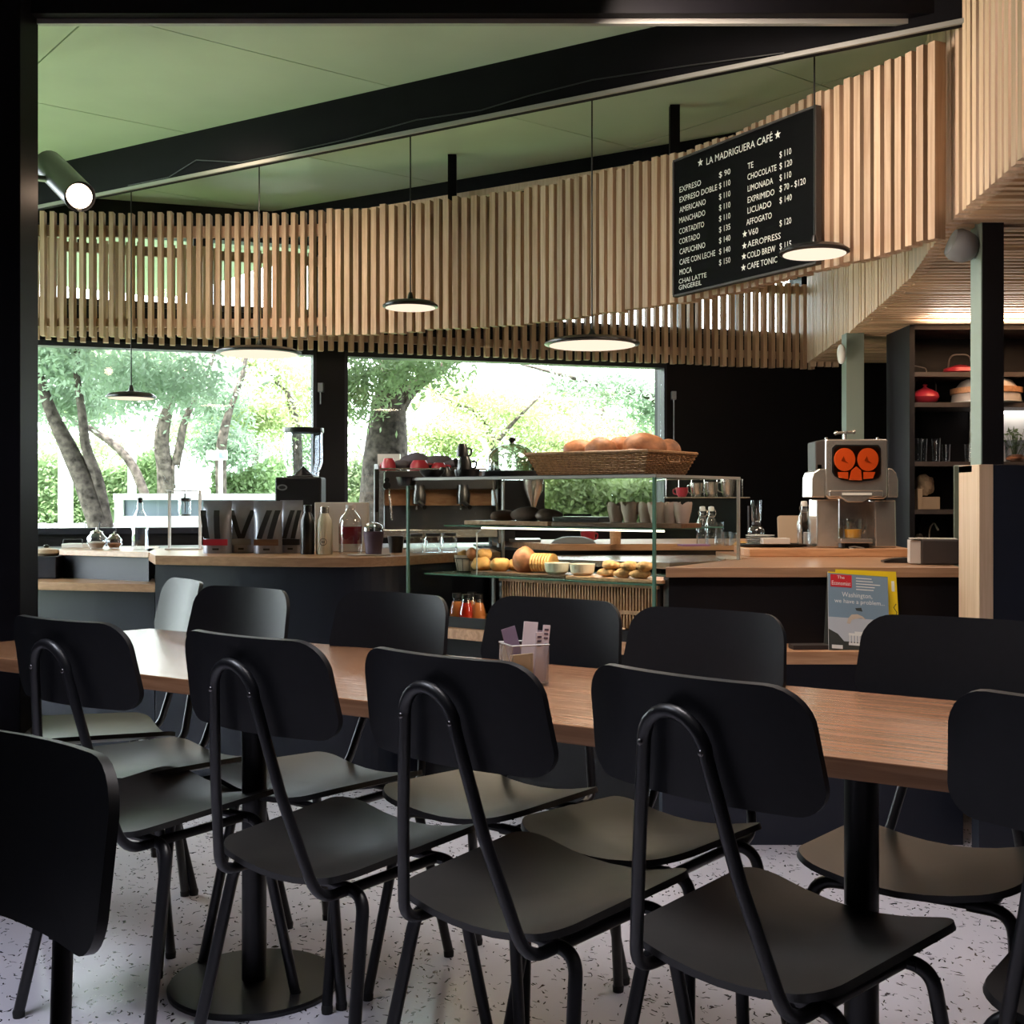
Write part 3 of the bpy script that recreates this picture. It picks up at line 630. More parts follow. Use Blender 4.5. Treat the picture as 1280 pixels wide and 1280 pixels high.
# ------------------------------------------------------------------ bar counters
ZB = .92
bar = thing('bar_counter', 'curved bar counter, pale wood top and dark blue front, left of the glass case', 'counter', (-1.0, 5, 0)); ob = Vector(bar.location)
front = [(186, 5.22), (194, 4.91), (240, 4.86), (300, 4.79), (370, 4.74), (443, 4.73), (490, 4.80), (530, 4.95), (565, 5.10)]
fq = [Vector((xof(x, D), D, 0)) for x, D in front]
fp = [tuple(fq[0].xy)]+[tuple(cat_rom(fq[1:], i/5).xy) for i in range(5*(len(fq)-2))]+[tuple(fq[-1].xy)]; back = [(-.05, 5.22), (-.10, 5.62), (-1.72, 5.62)]
def loc2(P, o): return [(x-o.x, y-o.y) for x, y in P]
MB().prism(loc2(fp+back, ob), ZB-.038, ZB).build('worktop', M['counter'], bar, bevel=.002)
fb = [(x*(1+.004), y+.02) for x, y in fp[1:]]+[(-.1, 5.55), (-1.46, 5.55)]
MB().prism(loc2(fb, ob), 0, ZB-.038).build('body', M['navy'], bar)
st = thing('side_counter', 'thin pale wood side worktop on dark blue body at far left', 'counter', (-1.8, 5.4, 0)); os_ = Vector(st.location)
MB().prism(loc2([(xof(74, 5.45), 5.45), (xof(186, 5.2), 5.2), (-1.72, 5.86), (xof(80, 5.9), 5.9)], os_), ZB-.024, ZB).build('worktop', M['counter'], st, bevel=.002)
MB().prism(loc2([(xof(79, 5.5), 5.5), (xof(186, 5.24), 5.24), (-1.72, 5.8), (xof(84, 5.85), 5.85)], os_), .79, ZB-.024).build('upper_body', M['navy'], st)
MB().prism(loc2([(-2.6, 5.27), (xof(48, 5.2), 5.2), (xof(194, 5.06), 5.06), (xof(193, 5.45), 5.45), (-2.6, 5.6)], os_), .757, .79).build('lower_shelf', M['counter'], st, bevel=.002)
MB().prism(loc2([(-2.6, 5.40), (xof(120, 5.20), 5.20), (xof(193, 5.14), 5.14), (-1.60, 5.45), (-2.6, 5.65)], os_), 0, .757).build('lower_body', M['navy'], st)
rc = thing('service_counter', 'pale wood service counter on black front at the right, behind the magazines', 'counter', (1, 4.05, 0)); orc = Vector(rc.location)
XR = xof(1201, 3.88)
MB().prism(loc2([(xof(832, 4.05), 4.05), (1.52, 4.05), (1.62, 4.80), (1.30, 5.0), (.86, 4.60)], orc), ZB-.034, ZB).build('worktop', M['counter'], rc, bevel=.002)
MB().prism(loc2([(xof(836, 4.08), 4.08), (1.52, 4.08), (1.60, 4.78), (1.30, 4.95), (.90, 4.62), (.52, 4.12)], orc), 0, ZB-.034).build('body', M['black'], rc)
MB().prism(loc2([(.50, 3.86), (1.50, 3.86), (1.50, 4.08), (.52, 4.08)], orc), .618, .66).build('ledge', M['board'], rc, bevel=.002)
MB().prism(loc2([(.50, 3.99), (1.50, 3.99), (1.50, 4.08), (.50, 4.08)], orc), 0, .618).build('lower_front', M['navy'], rc)
# back bench with espresso machine etc
bb = thing('back_bench', 'wooden back worktop under the bar window behind the glass case', 'bench', (0, 6, 0))
MB().prism([(xof(687, 5.4), -.60), (xof(930, 5.4), -.55), (1.45, .2), (-.1, -.0)], .918, .948).build('worktop', M['board'], bb, bevel=.002)
MB().prism([(-.1, -.55), (1.30, -.5), (1.45, .6), (-.2, .2)], 0, .918).build('body', M['black'], bb)
MB().prism([(-2.6, -.30), (-.20, -.30), (.0, .2), (.3, .75), (-2.6, .05)], .88, .91).build('steel_worktop', M['dsteel'], bb)
MB().prism([(-2.55, -.22), (-.25, -.22), (.2, .7), (-2.55, .05)], 0, .88).build('steel_body', M['black'], bb)
MB().prism([(.10, -.95), (.62, -1.28), (.85, -1.12), (1.0, -.62), (.2, -.62)], .875, .90).build('prep_worktop', M['steel'], bb)
MB().prism([(.16, -.90), (.60, -1.18), (.80, -1.05), (.95, -.60), (.2, -.60)], 0, .875).build('prep_body', M['black'], bb)

# ------------------------------------------------------------------ glass display case
RX, RY = .4806, 4.05; a1 = Vector((-.793, .609, 0)); a2 = Vector((.609, .793, 0)); LW, DW = 1.123, .61
case = thing('display_case', 'glass pastry case with lit shelf between the two counters', 'display case', (RX, RY, 0), math.atan2(a1.y, a1.x))
# local axes: +x runs left along the front, -y is into the bar (a2 = a1 rotated by -90)
ZG = 1.231
def cb(mb, x0, x1, y0, y1, z0, z1): return mb.box(x0, x1, -y1, -y0, z0, z1)
cb(MB(), 0, LW, 0, .006, .70, ZG-.006).build('front_pane', M['glass'], case)
cb(MB(), -.006, 0, 0, DW, ZB+.001, ZG-.006).build('side_pane', M['glass'], case)
cb(MB(), LW, LW+.006, 0, DW, .70, ZG-.006).build('side_pane', M['glass'], case)
cb(MB(), -.008, LW+.008, -.004, DW+.004, ZG-.006, ZG+.002).build('top_pane', M['glass'], case)
cb(MB(), .05, LW-.02, .02, DW-.02, ZG+.0025, ZG+.006).build('top_mat', M['blacksat'], case)
for x, y, z0 in ((0, 0, .70), (LW, 0, .70), (-.004, DW, ZB+.001), (LW, DW, .70)):
    cb(MB(), x-.004, x+.006, y-.004, y+.006, z0, ZG-.006).build('corner_edge', M['edgeglass'] if y == 0 else M['lip'], case)
ed = MB(); cb(ed, -.008, LW+.008, -.0065, -.004, ZG-.007, ZG+.003); cb(ed, -.0105, -.008, -.004, DW+.004, ZG-.007, ZG+.003); ed.build('top_edge', M['lip'], case)
ZT1, ZT2 = 1.05, .86
cb(MB(), -.0, .98, .05, .50, ZT1-.006, ZT1).build('glass_shelf', M['edgeglass'], case)
cb(MB(), .02, LW-.06, .03, .56, ZT2-.006, ZT2).build('glass_shelf', M['edgeglass'], case)
ls = MB(); cb(ls, .0, .80, .06, .068, ZT1-.0125, ZT1-.0065); ls.build('light_strip', M['led'], case)
lt = MB(); lt.tube([(.80, -.07, ZT1-.012), (.83, -.07, ZT1-.03), (.83, -.07, ZT2)], .003, 6); lt.build('light_strip_cable', M['lip'], case, smooth=True)
for z, x0, x1 in ((.765, 0.0, .70), (.70, 0.0, .70)):
    pass
tam = MB(); n_ = 0
x = .03
cb(MB(), .02, .72, .07, .074, .70, .845).build('tambour_back', M['edge'], case)
while x < .70:
    cb(tam, x, x+.0055, .058, .069, .762, .842); cb(tam, x, x+.0055, .058, .069, .70, .748); x += .0125
tam_o = tam.build('tambour_slats', M['board'], case); tam_o['kind'] = 'stuff'
rl = MB(); cb(rl, .02, .71, .055, .07, .748, .762); cb(rl, .02, .71, .055, .07, .842, .852); rl.build('tambour_rail', M['board'], case)
pull = MB().tube([(.62, -.05, .757), (.58, -.05, .757)], .008, 10); pull.build('pull_handle', M['lip'], case, smooth=True)
cb(MB(), -.02, LW+.01, -.03, .55, .62, .66).build('base_board', M['board'], case)
cb(MB(), .0, LW, .10, .5, 0, .62).build('base_body', M['black'], case)
cb(MB(), .70, LW-.02, .5, .52, .66, .85).build('back_panel', M['black'], case)
cb(MB(), .715, .725, .03, .04, .66, ZT2-.006).build('inner_post', M['grey'], case)
fm = cb(MB(), -.004, LW, .0, .012, .66, .70); fm.build('bottom_rail', M['black'], case)
def cp(x, y, z): return Vector((RX, RY, 0))+a1*x+a2*y+Vector((0, 0, z))
CA = math.atan2(a1.y, a1.x)
def cpx(px, y):      # point inside the case: pixel column, depth behind the front pane -> (x along)
    t = (px-640)/F; o = Vector((RX, RY, 0))+a2*y
    return (t*o.y-o.x)/(a1.x-t*a1.y)
def single(mb, name, mat, label, cat, loc, rz=0, group=None, smooth=True, bevel=0):
    o = mb.build(name, mat, None, smooth=smooth, bevel=bevel); tag(o, label, cat, group); o.location = loc; o.rotation_euler = (0, 0, rz); return o
# area lights in the case: an added lower fill, then the strip's own
lamp('case_lower_fill', 'AREA', cp(.55, .10, ZT2-.02), (0, 0, CA), 1.6, (1, .82, .6), .9, .03)  # assumed light, added to brighten the bottles, no strip built
L = lamp('case_strip_light', 'AREA', cp(.42, .10, ZT1-.02), (0, 0, CA), 2.6, (1, .82, .6), .75, .03)
# --- top shelf: wooden trays, dark loaves, muffins
single(MB().box(-.27, .27, -.07, .07, 0, .016), 'serving_board', M['walnut'], 'dark wooden serving board under the muffins on the upper case shelf', 'board', cp(.20, .13, ZT1+.001), CA, smooth=False, bevel=.002)
single(MB().box(-.20, .20, -.07, .07, 0, .016), 'serving_board', M['board'], 'wooden serving board under the dark loaves on the upper case shelf', 'board', cp(.71, .16, ZT1+.001), CA, smooth=False, bevel=.002)
def muffin(px, y, dz, label):
    x = cpx(px, y); t = thing('muffin', label, 'muffin', cp(x, y, ZT1+.0175), R.uniform(0, 1), 'muffins in paper wraps')
    n = 24; vs = []; fs = []
    for i, (r, z) in enumerate(((.021, 0), (.026, .022), (.029, .042), (.032, .058))):
        for k in range(n):
            zz = z+(.016*abs(math.sin(2*PI*k/n*2)) if i == 3 else 0); rr_ = r+(.004*abs(math.sin(4*PI*k/n)) if i >= 2 else 0)
            vs.append((rr_*math.cos(2*PI*k/n), rr_*math.sin(2*PI*k/n), zz))
    for i in range(3):
        for k in range(n): fs.append((i*n+k, i*n+(k+1) % n, (i+1)*n+(k+1) % n, (i+1)*n+k))
    fs.append(tuple(range(n))[::-1]); MB().add(vs, fs).build('paper_wrap', M['paper'], t, smooth=True)
    MB().blob((0, 0, .036), (.027, .027, .020), int(px), .05).build('cake', M['crust'], t, smooth=True); return t
for px, y, lb in ((770, .13, 'leftmost muffin in paper on the upper shelf of the case'), (788, .12, 'second muffin from the left on the upper case shelf'), (808, .13, 'third muffin from the left, behind the case corner edge'), (822, .10, 'fourth muffin from the left, right beside the case corner edge'), (838, .12, 'fifth muffin from the left, its paper points spread'), (853, .12, 'rightmost muffin in paper on the upper case shelf')):
    muffin(px, y, 0, lb)
def loaf(px, y, z, rx, ry, rz_, mat, label, name='bread_loaf', cat='bread', rot=0, amp=.05, group=None, flat=.25):
    x = cpx(px, y); return single(MB().blob((0, 0, rz_*(1-flat)), (rx, ry, rz_), int(px*7), amp, 22, 14, flat=flat), name, M[mat], label, cat, cp(x, y, z), CA+rot, group)
loaf(629, .16, ZT1+.0175, .050, .045, .024, 'crust_dark', 'dark cake leftmost on the wooden board on the upper case shelf', rot=.3)
loaf(658, .16, ZT1+.0175, .062, .045, .031, 'crust_dark', 'tall dark loaf in the middle of the board, upper case shelf', rot=.1)
loaf(686, .14, ZT1+.0175, .055, .045, .027, 'crust_dark', 'dark loaf at the right end of the board, upper case shelf', rot=-.2)
bx_ = single(MB().box(-.10, .10, -.05, .05, 0, .035), 'baking_tin', M['dsteel'], 'shallow dark baking tin on the upper case shelf left of the muffins', 'tin', cp(cpx(728, .16), .16, ZT1+.001), CA+.05, smooth=False, bevel=.004)
single(MB().tube([(-.05, 0, .004), (.05, 0, .004)], .004, 6), 'serving_tongs', M['blacksat'], 'black serving tongs lying on the dark baking tin', 'tongs', cp(cpx(722, .14), .14, ZT1+.038), CA+.5)
# --- lower shelf: wooden board, basket with rolls, loaf, bowls, cookies
single(MB().box(-.20, .20, -.08, .08, 0, .012), 'serving_board', M['board'], 'wooden board under the cookies and bowls on the lower case shelf', 'board', cp(.20, .13, ZT2+.001), CA, smooth=False, bevel=.002)
single(MB().box(-.22, .22, -.08, .08, 0, .012), 'serving_board', M['walnut'], 'dark wooden board under the sliced loaf and rolls in the case', 'board', cp(.64, .15, ZT2+.001), CA, smooth=False, bevel=.002)
cg = 'knobbly cookies in the lower case shelf'
for i, (px, y, dz, lb) in enumerate(((758, .10, 0, 'bottom left cookie of the pile by the case corner'), (778, .09, 0, 'bottom middle cookie of the pile by the case corner'), (800, .09, 0, 'bottom right cookie of the pile by the case corner'), (764, .11, .026, 'top left cookie of the pile by the case corner'), (786, .10, .026, 'top middle cookie of the pile by the case corner'), (806, .10, .026, 'top right cookie of the pile by the case corner'))):
    x = cpx(px, y); single(MB().blob((0, 0, .015), (.033, .036, .017), i+40, .13, 18, 10), 'cookie', M['cookie'], lb, 'cookie', cp(x, y, ZT2+.0135+dz), CA+R.uniform(-.5, .5), cg)
for px, lb in ((728, 'white ceramic bowl right, beside the cookies in the case'), (696, 'white ceramic bowl left, beside the sliced loaf in the case')):
    y = .11; single(MB().lathe([(.030, 0), (.042, .01), (.047, .042), (.044, .042), (.039, .014), (0, .012)], n=28), 'ceramic_bowl', M['cream'], lb, 'bowl', cp(cpx(px, y), y, ZT2+.0135))
lf = thing('sliced_loaf', 'large sliced loaf with golden crust in the middle of the case', 'bread', cp(cpx(662, .15), .15, ZT2+.0135), CA+.15)
MB().blob((.02, 0, .04), (.05, .05, .055), 71, .04, 22, 14, flat=.25).build('heel', M['crust'], lf, smooth=True)
for i in range(7):
    pts_ = [(-.030-.012*i, .045*math.cos(a), .034+.038*math.sin(a)) for a in [math.radians(k*24) for k in range(15)]]
    pts_ = [(p[0], p[1], max(p[2], .001)) for p in pts_]; MB().slab(pts_, (.0085, 0, .001)).build('slice', M['crust_pale'], lf)
for px, y, r, lb in ((602, .14, .036, 'round golden roll left of the tallest one, lower case shelf'), (625, .13, .036, 'round golden roll just left of the sliced loaf'), (645, .20, .030, 'small golden roll tucked behind the sliced loaf')):
    loaf(px, y, ZT2+.0135, r, r, r*.85, 'crust_pale', lb, 'bread_roll', 'roll', amp=.09)
bk_ = thing('wire_basket', 'black wire basket lined with paper holding rolls, left in the case', 'basket', cp(cpx(582, .16), .16, ZT2+.001), CA)
wb_ = MB()
for z, r in ((.004, .040), (.055, .052)): wb_.tube([(r*math.cos(a), r*.8*math.sin(a), z) for a in [2*PI*k/24 for k in range(24)]], .0016, 5, closed=True)
for k in range(10): a = 2*PI*k/10; wb_.tube([(.040*math.cos(a), .032*math.sin(a), .004), (.052*math.cos(a), .0416*math.sin(a), .055)], .0014, 4)
wb_.build('wire_frame', M['blacksat'], bk_, smooth=True); MB().lathe([(.036, .004), (.046, .05), (.050, .068), (.044, .05), (.034, .006), (0, .006)], n=18, sy=.8).build('paper_liner', M['paper'], bk_, smooth=True)
for px, r, z, lb in ((578, .022, .048, 'small golden roll at left in the wire basket'), (592, .028, .048, 'brown roll in the middle of the wire basket'), (606, .026, .052, 'bright golden roll piled at the right of the wire basket')):
    loaf(px, .16, ZT2+z, r, r, r, 'crust_pale' if px != 592 else 'crust', lb, 'bread_roll', 'roll', amp=.1, flat=.2)
# --- bottom: juice bottles and a tray
def juice(px, y, mat, label, h_=.118):
    x = cpx(px, y); t = thing('juice_bottle', label, 'bottle', cp(x, y, .661), 0, 'juice bottles at the bottom of the case')
    MB().lathe([(.026, 0), (.028, .01), (.028, .05), (.018, .085), (.0, .086)], n=20).build('juice', M[mat], t, smooth=True)
    MB().lathe([(.027, 0), (.0295, .01), (.0295, .05), (.0195, .088), (.017, .10)], n=20).build('bottle_glass', M['clear'], t, smooth=True)
    MB().lathe([(.0185, .10), (.0185, .118), (0, .118)], n=18).build('cap', M['blacksat'], t, smooth=True)
juice(583, .10, 'redjuice', 'red juice bottle standing in front of the orange ones'); juice(598, .13, 'orjuice', 'orange juice bottle to the right of the red juice'); juice(571, .13, 'orjuice', 'orange juice bottle to the left of the red juice'); juice(590, .20, 'orjuice', 'juice bottle at the back behind the red juice')
tg = thing('pastry_tray', 'paper-lined tray at the bottom right of the glass case', 'tray', cp(.12, .12, .661), CA)
MB().box(-.10, .10, -.07, .07, 0, .03).build('tray_box', M['paper'], tg, bevel=.003)
for px, lb in ((788, 'lit golden pastry on the lined tray, left'), (799, 'lit golden pastry on the lined tray, right')):
    loaf(px, .12, .693, .022, .04, .02, 'crust_pale', lb, 'croissant', 'pastry', amp=.14)

# ------------------------------------------------------------------ on top of the case
ZC2 = ZG+.0065
bs = thing('bread_basket', 'rectangular wicker basket full of loaves on top of the glass case', 'basket', (.462, 4.2, ZC2), CA)
LB, WB_, HB = .455, .285, .080
def ring(z, n=96):
    f_ = z/HB*.034; x0, x1, y0, y1 = -f_, LB+f_, f_, -WB_-f_; out = []
    per = [(x0, y0), (x1, y0), (x1, y1), (x0, y1)]
    for i in range(4):
        a, b = Vector(per[i]), Vector(per[(i+1) % 4]); m = 34 if i % 2 == 0 else 20
        for k in range(m): p = a.lerp(b, k/m); out.append((p.x, p.y, z))
    return out
wv = MB()
for i in range(13):
    z = .004+i*.0061; rg = ring(z); N = len(rg); pth = []
    for k, (x, y, zz) in enumerate(rg):
        c = Vector((LB/2, -WB_/2, zz)); d = Vector((x, y, zz))-c; s_ = 1+(.012 if (k+i) % 2 else -.012)
        pth.append((c.x+d.x*s_, c.y+d.y*s_, zz))
    wv.tube(pth, .0032, 4, closed=True)
for p, q in zip(ring(0)[::2], ring(HB)[::2]): wv.tube([p, q], .0022, 4, caps=False)
o = wv.build('wicker_weave', M['wicker'], bs); o['kind'] = 'stuff'
rb = MB(); rb.tube(ring(HB), .006, 6, closed=True); rb.build('rim', M['wicker'], bs, smooth=True)
MB().box(-.002, LB+.002, -WB_, .002, 0, .004).build('bottom', M['wicker'], bs)
hn = MB().tube(fillet([(-.038, -.10, .062), (-.040, -.10, .045), (-.040, -.18, .045), (-.038, -.18, .062)], .015), .0035, 6); hn.build('handle', M['wicker'], bs, smooth=True)
def bp(px, s_, z=0):
    t = (px-640)/F; o = Vector((.462, 4.2, 0))+a2*s_; x = (t*o.y-o.x)/(a1.x-t*a1.y); return o+a1*x+Vector((0, 0, ZC2+z))
for i, (px, s_, r, z, rot, lb) in enumerate(((728, .12, (.075, .052, .048), .080, .3, 'leftmost loaf in the wicker basket, dark golden'), (752, .10, (.070, .052, .050), .078, .1, 'second loaf from the left in the wicker basket'), (778, .17, (.064, .052, .054), .080, -.2, 'loaf in the middle of the basket, behind the largest'), (806, .175, (.084, .068, .066), .066, .25, 'largest round loaf heaped at the right of the basket'), (832, .24, (.055, .045, .050), .075, .6, 'smaller loaf squeezed at the right end of the basket'), (790, .06, (.055, .045, .045), .04, .4, 'loaf lying low in front of the largest one'))):
    p = bp(px, s_, z-.035); single(MB().blob((0, 0, r[2]*.9), r, 20+i, .06, 26, 16, flat=.2), 'bread_loaf', M['crust'], lb, 'bread', p, CA+rot, 'loaves in the wicker basket')
ck = thing('cake_stand', 'glass cake dome with black knob on a dark round base beside the basket', 'cake stand', (xof(640, 4.78), 4.78, ZC2))
MB().lathe([(.112, 0), (.120, .006), (.120, .024), (.0, .024)], n=40).build('base', M['blacksat'], ck, smooth=True)
MB().lathe([(.106, .025), (.106, .055), (.095, .088), (.070, .114), (.035, .130), (.0, .134)], n=40).build('glass_dome', M['smoke'], ck, smooth=True)
MB().lathe([(.010, .132), (.008, .138), (.014, .146), (.014, .156), (0, .160)], n=16).build('knob', M['blacksat'], ck, smooth=True)
single(MB().box(-.05, .05, -.035, .035, 0, .082).add([], []), 'glass_jar', M['smoke'], 'square clear jar with a flat lid beside the cake dome', 'jar', (xof(660, 4.95), 4.97, ZC2), 0, smooth=False, bevel=.006)
fig = MB().blob((0, 0, .012), (.006, .005, .012), 4, .1); fig.blob((.004, 0, .028), (.0045, .004, .006), 6, .05)
single(fig, 'figurine', M['orange'], 'tiny orange and black bird figurine above the cake stand', 'figurine', (xof(656, 4.90), 4.92, ZC2+.0855))
def cup(loc, mat, label, r=.035, h_=.055, inv=False, rz=0, group=None, name='coffee_cup'):
    t = thing(name, label, 'cup', loc, rz, group)
    pr = [(r*.62, 0), (r*.9, h_*.4), (r, h_), (r*.93, h_), (r*.8, h_*.4), (r*.5, h_*.08), (0, h_*.08)]
    if inv: pr = [(a, h_-b) for a, b in pr][::-1]
    MB().lathe(pr, n=24).build('bowl', M[mat], t, smooth=True)
    z = h_*.6 if not inv else h_*.4
    MB().tube(fillet([(r*.9, 0, z+h_*.25), (r*1.55, 0, z+h_*.2), (r*1.45, 0, z-h_*.3), (r*.8, 0, z-h_*.35)], .012), .004, 6).build('handle', M[mat], t, smooth=True); return t
DT = 4.72
cup((xof(581, DT), DT, ZC2+.030), 'mesh', 'lower black cup in the stack left of the cake dome', .03, .05, True)
cup((xof(578, DT), DT, ZC2+.0805), 'mesh', 'upper black cup topping the stack left of the cake dome', .024, .05, True, .3)
single(MB().lathe([(.045, 0), (.05, .02), (.05, .029), (0, .029)], n=24), 'black_dish', M['blacksat'], 'low black dish under the stack of black cups', 'dish', (xof(584, DT), DT, ZC2))
single(MB().lathe([(.03, 0), (.047, .016), (.05, .028), (.046, .028), (.03, .006), (0, .005)], n=24), 'black_dish', M['blacksat'], 'low black dish on the left end of the glass case', 'dish', (xof(540, 4.74), 4.74, ZC2))
for px, D_, lb, rz in ((556, 4.86, 'black cup lying upside down left of the cup stack', .5), (566, 4.92, 'small black cup behind the cup stack', 2.0)):
    cup((xof(px, D_), D_, ZC2), 'mesh', lb, .028, .042, True, rz)
hp = single(MB().lathe([(.028, -.035), (.034, -.03), (.040, 0), (.037, 0), (.03, -.02), (0, -.02)], n=22), 'hanging_pot', M['blacksat'], 'small black pot hooked over the left corner of the case', 'pot', (xof(513, 4.74)-.015, 4.74, ZC2+.0))

# ------------------------------------------------------------------ espresso machine and grinders
EM = 5.75; ex = xof(468, EM); ew = xof(622, EM)-ex
em = thing('espresso_machine', 'steel espresso machine with wooden trim behind the glass case', 'coffee machine', (ex, EM, .911), .12)
zt_ = lambda y: zof(y, EM)-.911
MB().box(.05, ew, .0, .42, zt_(612), zt_(588)).build('upper_body', M['dsteel'], em, bevel=.006)
MB().box(.05, ew-.02, .06, .40, zt_(632), zt_(612)).build('wooden_panel', M['board'], em)
MB().box(.05, ew, .12, .40, zt_(662), zt_(632)).build('lower_body', M['dsteel'], em, bevel=.004)
MB().box(.04, ew, -.04, .40, zt_(672), zt_(662)).build('drip_tray', M['steel'], em, bevel=.003)
for sx_ in (.0, ew):
    pr = [(sx_, -.06, zt_(680)), (sx_, .40, zt_(680)), (sx_, .42, zt_(590)), (sx_, .25, zt_(578)), (sx_, .02, zt_(586)), (sx_, -.05, zt_(610)), (sx_, -.02, zt_(640))]
    MB().slab(pr, (.022, 0, 0)).build('side_panel', M['blacksat'], em, bevel=.004)
    for yy in (-.02, .36): MB().lathe([(.015, 0), (.012, max(zt_(680), .03))], (sx_+.011, yy, 0), 12).build('leg', M['dsteel'], em)
rl = MB(); rl.tube([(.03, 0, zt_(586)), (ew, 0, zt_(586))], .004, 6); rl.tube([(.03, .4, zt_(584)), (ew, .4, zt_(584))], .004, 6); rl.build('cup_rail', M['steel'], em, smooth=True)
for gx in (ew*.36, ew*.72):
    g = MB().lathe([(.032, zt_(630)), (.034, zt_(618)), (.026, zt_(612)), (.026, zt_(606))], (gx, -.02, 0), 20).build('group_head', M['dsteel'], em, smooth=True)
    MB().tube([(gx, -.05, zt_(628)), (gx+.02, -.16, zt_(634))], .011, 8).build('portafilter_handle', M['blacksat'], g, smooth=True)
    MB().tube([(gx-.012, -.02, zt_(630)), (gx-.012, -.02, zt_(637))], .005, 6).build('spout', M['steel'], g)
MB().tube(fillet([(ew*.12, -.02, zt_(612)), (ew*.12, -.07, zt_(618)), (ew*.14, -.08, zt_(650))], .03), .005, 6).build('steam_wand', M['steel'], em, smooth=True)
for gz in (600, 607): MB().tube([(ew*.10, -.001, zt_(gz)), (ew*.10, -.03, zt_(gz))], .018 if gz == 607 else .012, 14).build('knob', M['blacksat'], em)
zm = zof(588, EM)+.002
def onm(x, y): return Vector((ex+x*math.cos(.12)-y*math.sin(.12), EM+x*math.sin(.12)+y*math.cos(.12), zm))
cup(onm(.07, .10), 'red', 'red cup on its side at the left end of the coffee machine', .036, .06, True, 2.5)
cup(onm(.22, .10), 'red', 'larger red cup upside down under the grey cloth', .05, .05, True, .3)
cup(onm(.315, .10), 'red', 'smaller red cup upside down to the right under the cloth', .04, .038, True, -.3)
cl_ = MB()
for (x, y, z, rx, ry, rz_, sd_) in ((.20, .21, .030, .085, .06, .045, 1), (.31, .20, .028, .08, .055, .038, 2), (.40, .17, .020, .07, .06, .026, 3), (.13, .17, .015, .05, .05, .025, 4)): cl_.blob((x, y, z), (rx, ry, rz_), sd_, .09, 18, 10, flat=.3)
o = cl_.build('folded_cloth', M['cloth'], smooth=True); tag(o, 'grey cloth bundled behind the red cups on the coffee machine', 'cloth'); o.location = onm(0, 0); o.location.z += .012; o.rotation_euler = (0, 0, .12)
for x, lb in ((.40, 'black tamper left of the others on the coffee machine'), (.45, 'black tamper at the right end of the coffee machine')):
    single(MB().lathe([(.02, 0), (.02, .012), (.006, .02), (.008, .035), (.014, .05), (.008, .062), (0, .064)], n=16), 'tamper', M['blacksat'], lb, 'tamper', onm(x, .12))
single(MB().box(-.055, .055, -.03, .03, 0, .085), 'paper_carton', M['white'], 'white carton standing at the left end of the coffee machine', 'box', onm(.075, .24), smooth=False)
# rear grinder (right of the machine)
def grinder(loc, w, label, zhop0, zhop1, ztop, body_h, big):
    t = thing('coffee_grinder', label, 'grinder', loc); h2 = w/2
    MB().box(-h2, h2, -.09, .05, 0, body_h).build('body', M['black'], t, bevel=.008)
    if big:
        MB().box(-h2*.55, h2*.62, -.06, .10, body_h, zhop0).build('neck', M['blacksat'], t, bevel=.004)
        r0, r1 = w*.34, w*.42
        MB().lathe([(r0, zhop0), (r0*1.02, zhop0+.02), (r1, zhop0+.06), (r1, zhop1)], (h2*.05, .02, 0), 32).build('hopper', M['amber'], t, smooth=True)
        MB().lathe([(r1*1.04, zhop1), (r1*1.06, zhop1+.004), (r1*1.06, ztop), (0, ztop)], (h2*.05, .02, 0), 32).build('hopper_lid', M['blacksat'], t, smooth=True)
        MB().lathe([(r0*.7, zhop0+.002), (0, zhop0+.045)], (h2*.05, .02, 0), 16).build('inner_cone', M['dsteel'], t)
        MB().lathe([(.022, 0), (.022, .003), (0, .003)], n=24, sy=.62).build('oval_badge', M['grey'], t).location = (-h2*.68, -.0905, body_h*.86); kids(t)[-1].rotation_euler = (PI/2, 0, 0)
        kb = [k_ for k_ in kids(t) if k_.name.startswith('oval')][0]
        MB().lathe([(.015, .0031), (.015, .0038), (0, .0038)], n=20, sy=.5).build('badge_ring', M['blacksat'], kb)
    return t
g1 = grinder((xof(377, 5.42), 5.42, .9205), .205, 'black coffee grinder with clear bean hopper behind the coffee bags', .335, zof(541, 5.42)-.92, zof(535, 5.42)-.92, zof(597, 5.42)-.92, True)
g2 = thing('coffee_grinder', 'black grinder with copper-toned steel cone seen through the case', 'grinder', (xof(652, 5.75), 5.75, .948))
zz = lambda y: zof(y, 5.75)-.948
MB().box(-.10, .11, -.02, .14, zz(648), zz(600)).build('body', M['blacksat'], g2, bevel=.01)
MB().lathe([(.006, zz(640)), (.02, zz(628)), (.045, zz(612)), (.05, zz(598))], (.055, -.06, 0), 24).build('steel_cone', M['steel'], g2, smooth=True)
MB().box(-.09, -.03, .0, .08, 0, zz(648)).build('stand', M['blacksat'], g2); MB().box(-.06, .09, -.1, .12, 0, .012).build('base', M['dsteel'], g2)
MB().tube([(-.11, -.03, zz(646)), (-.14, -.03, zz(600))], .005, 6).build('side_rod', M['steel'], g2)

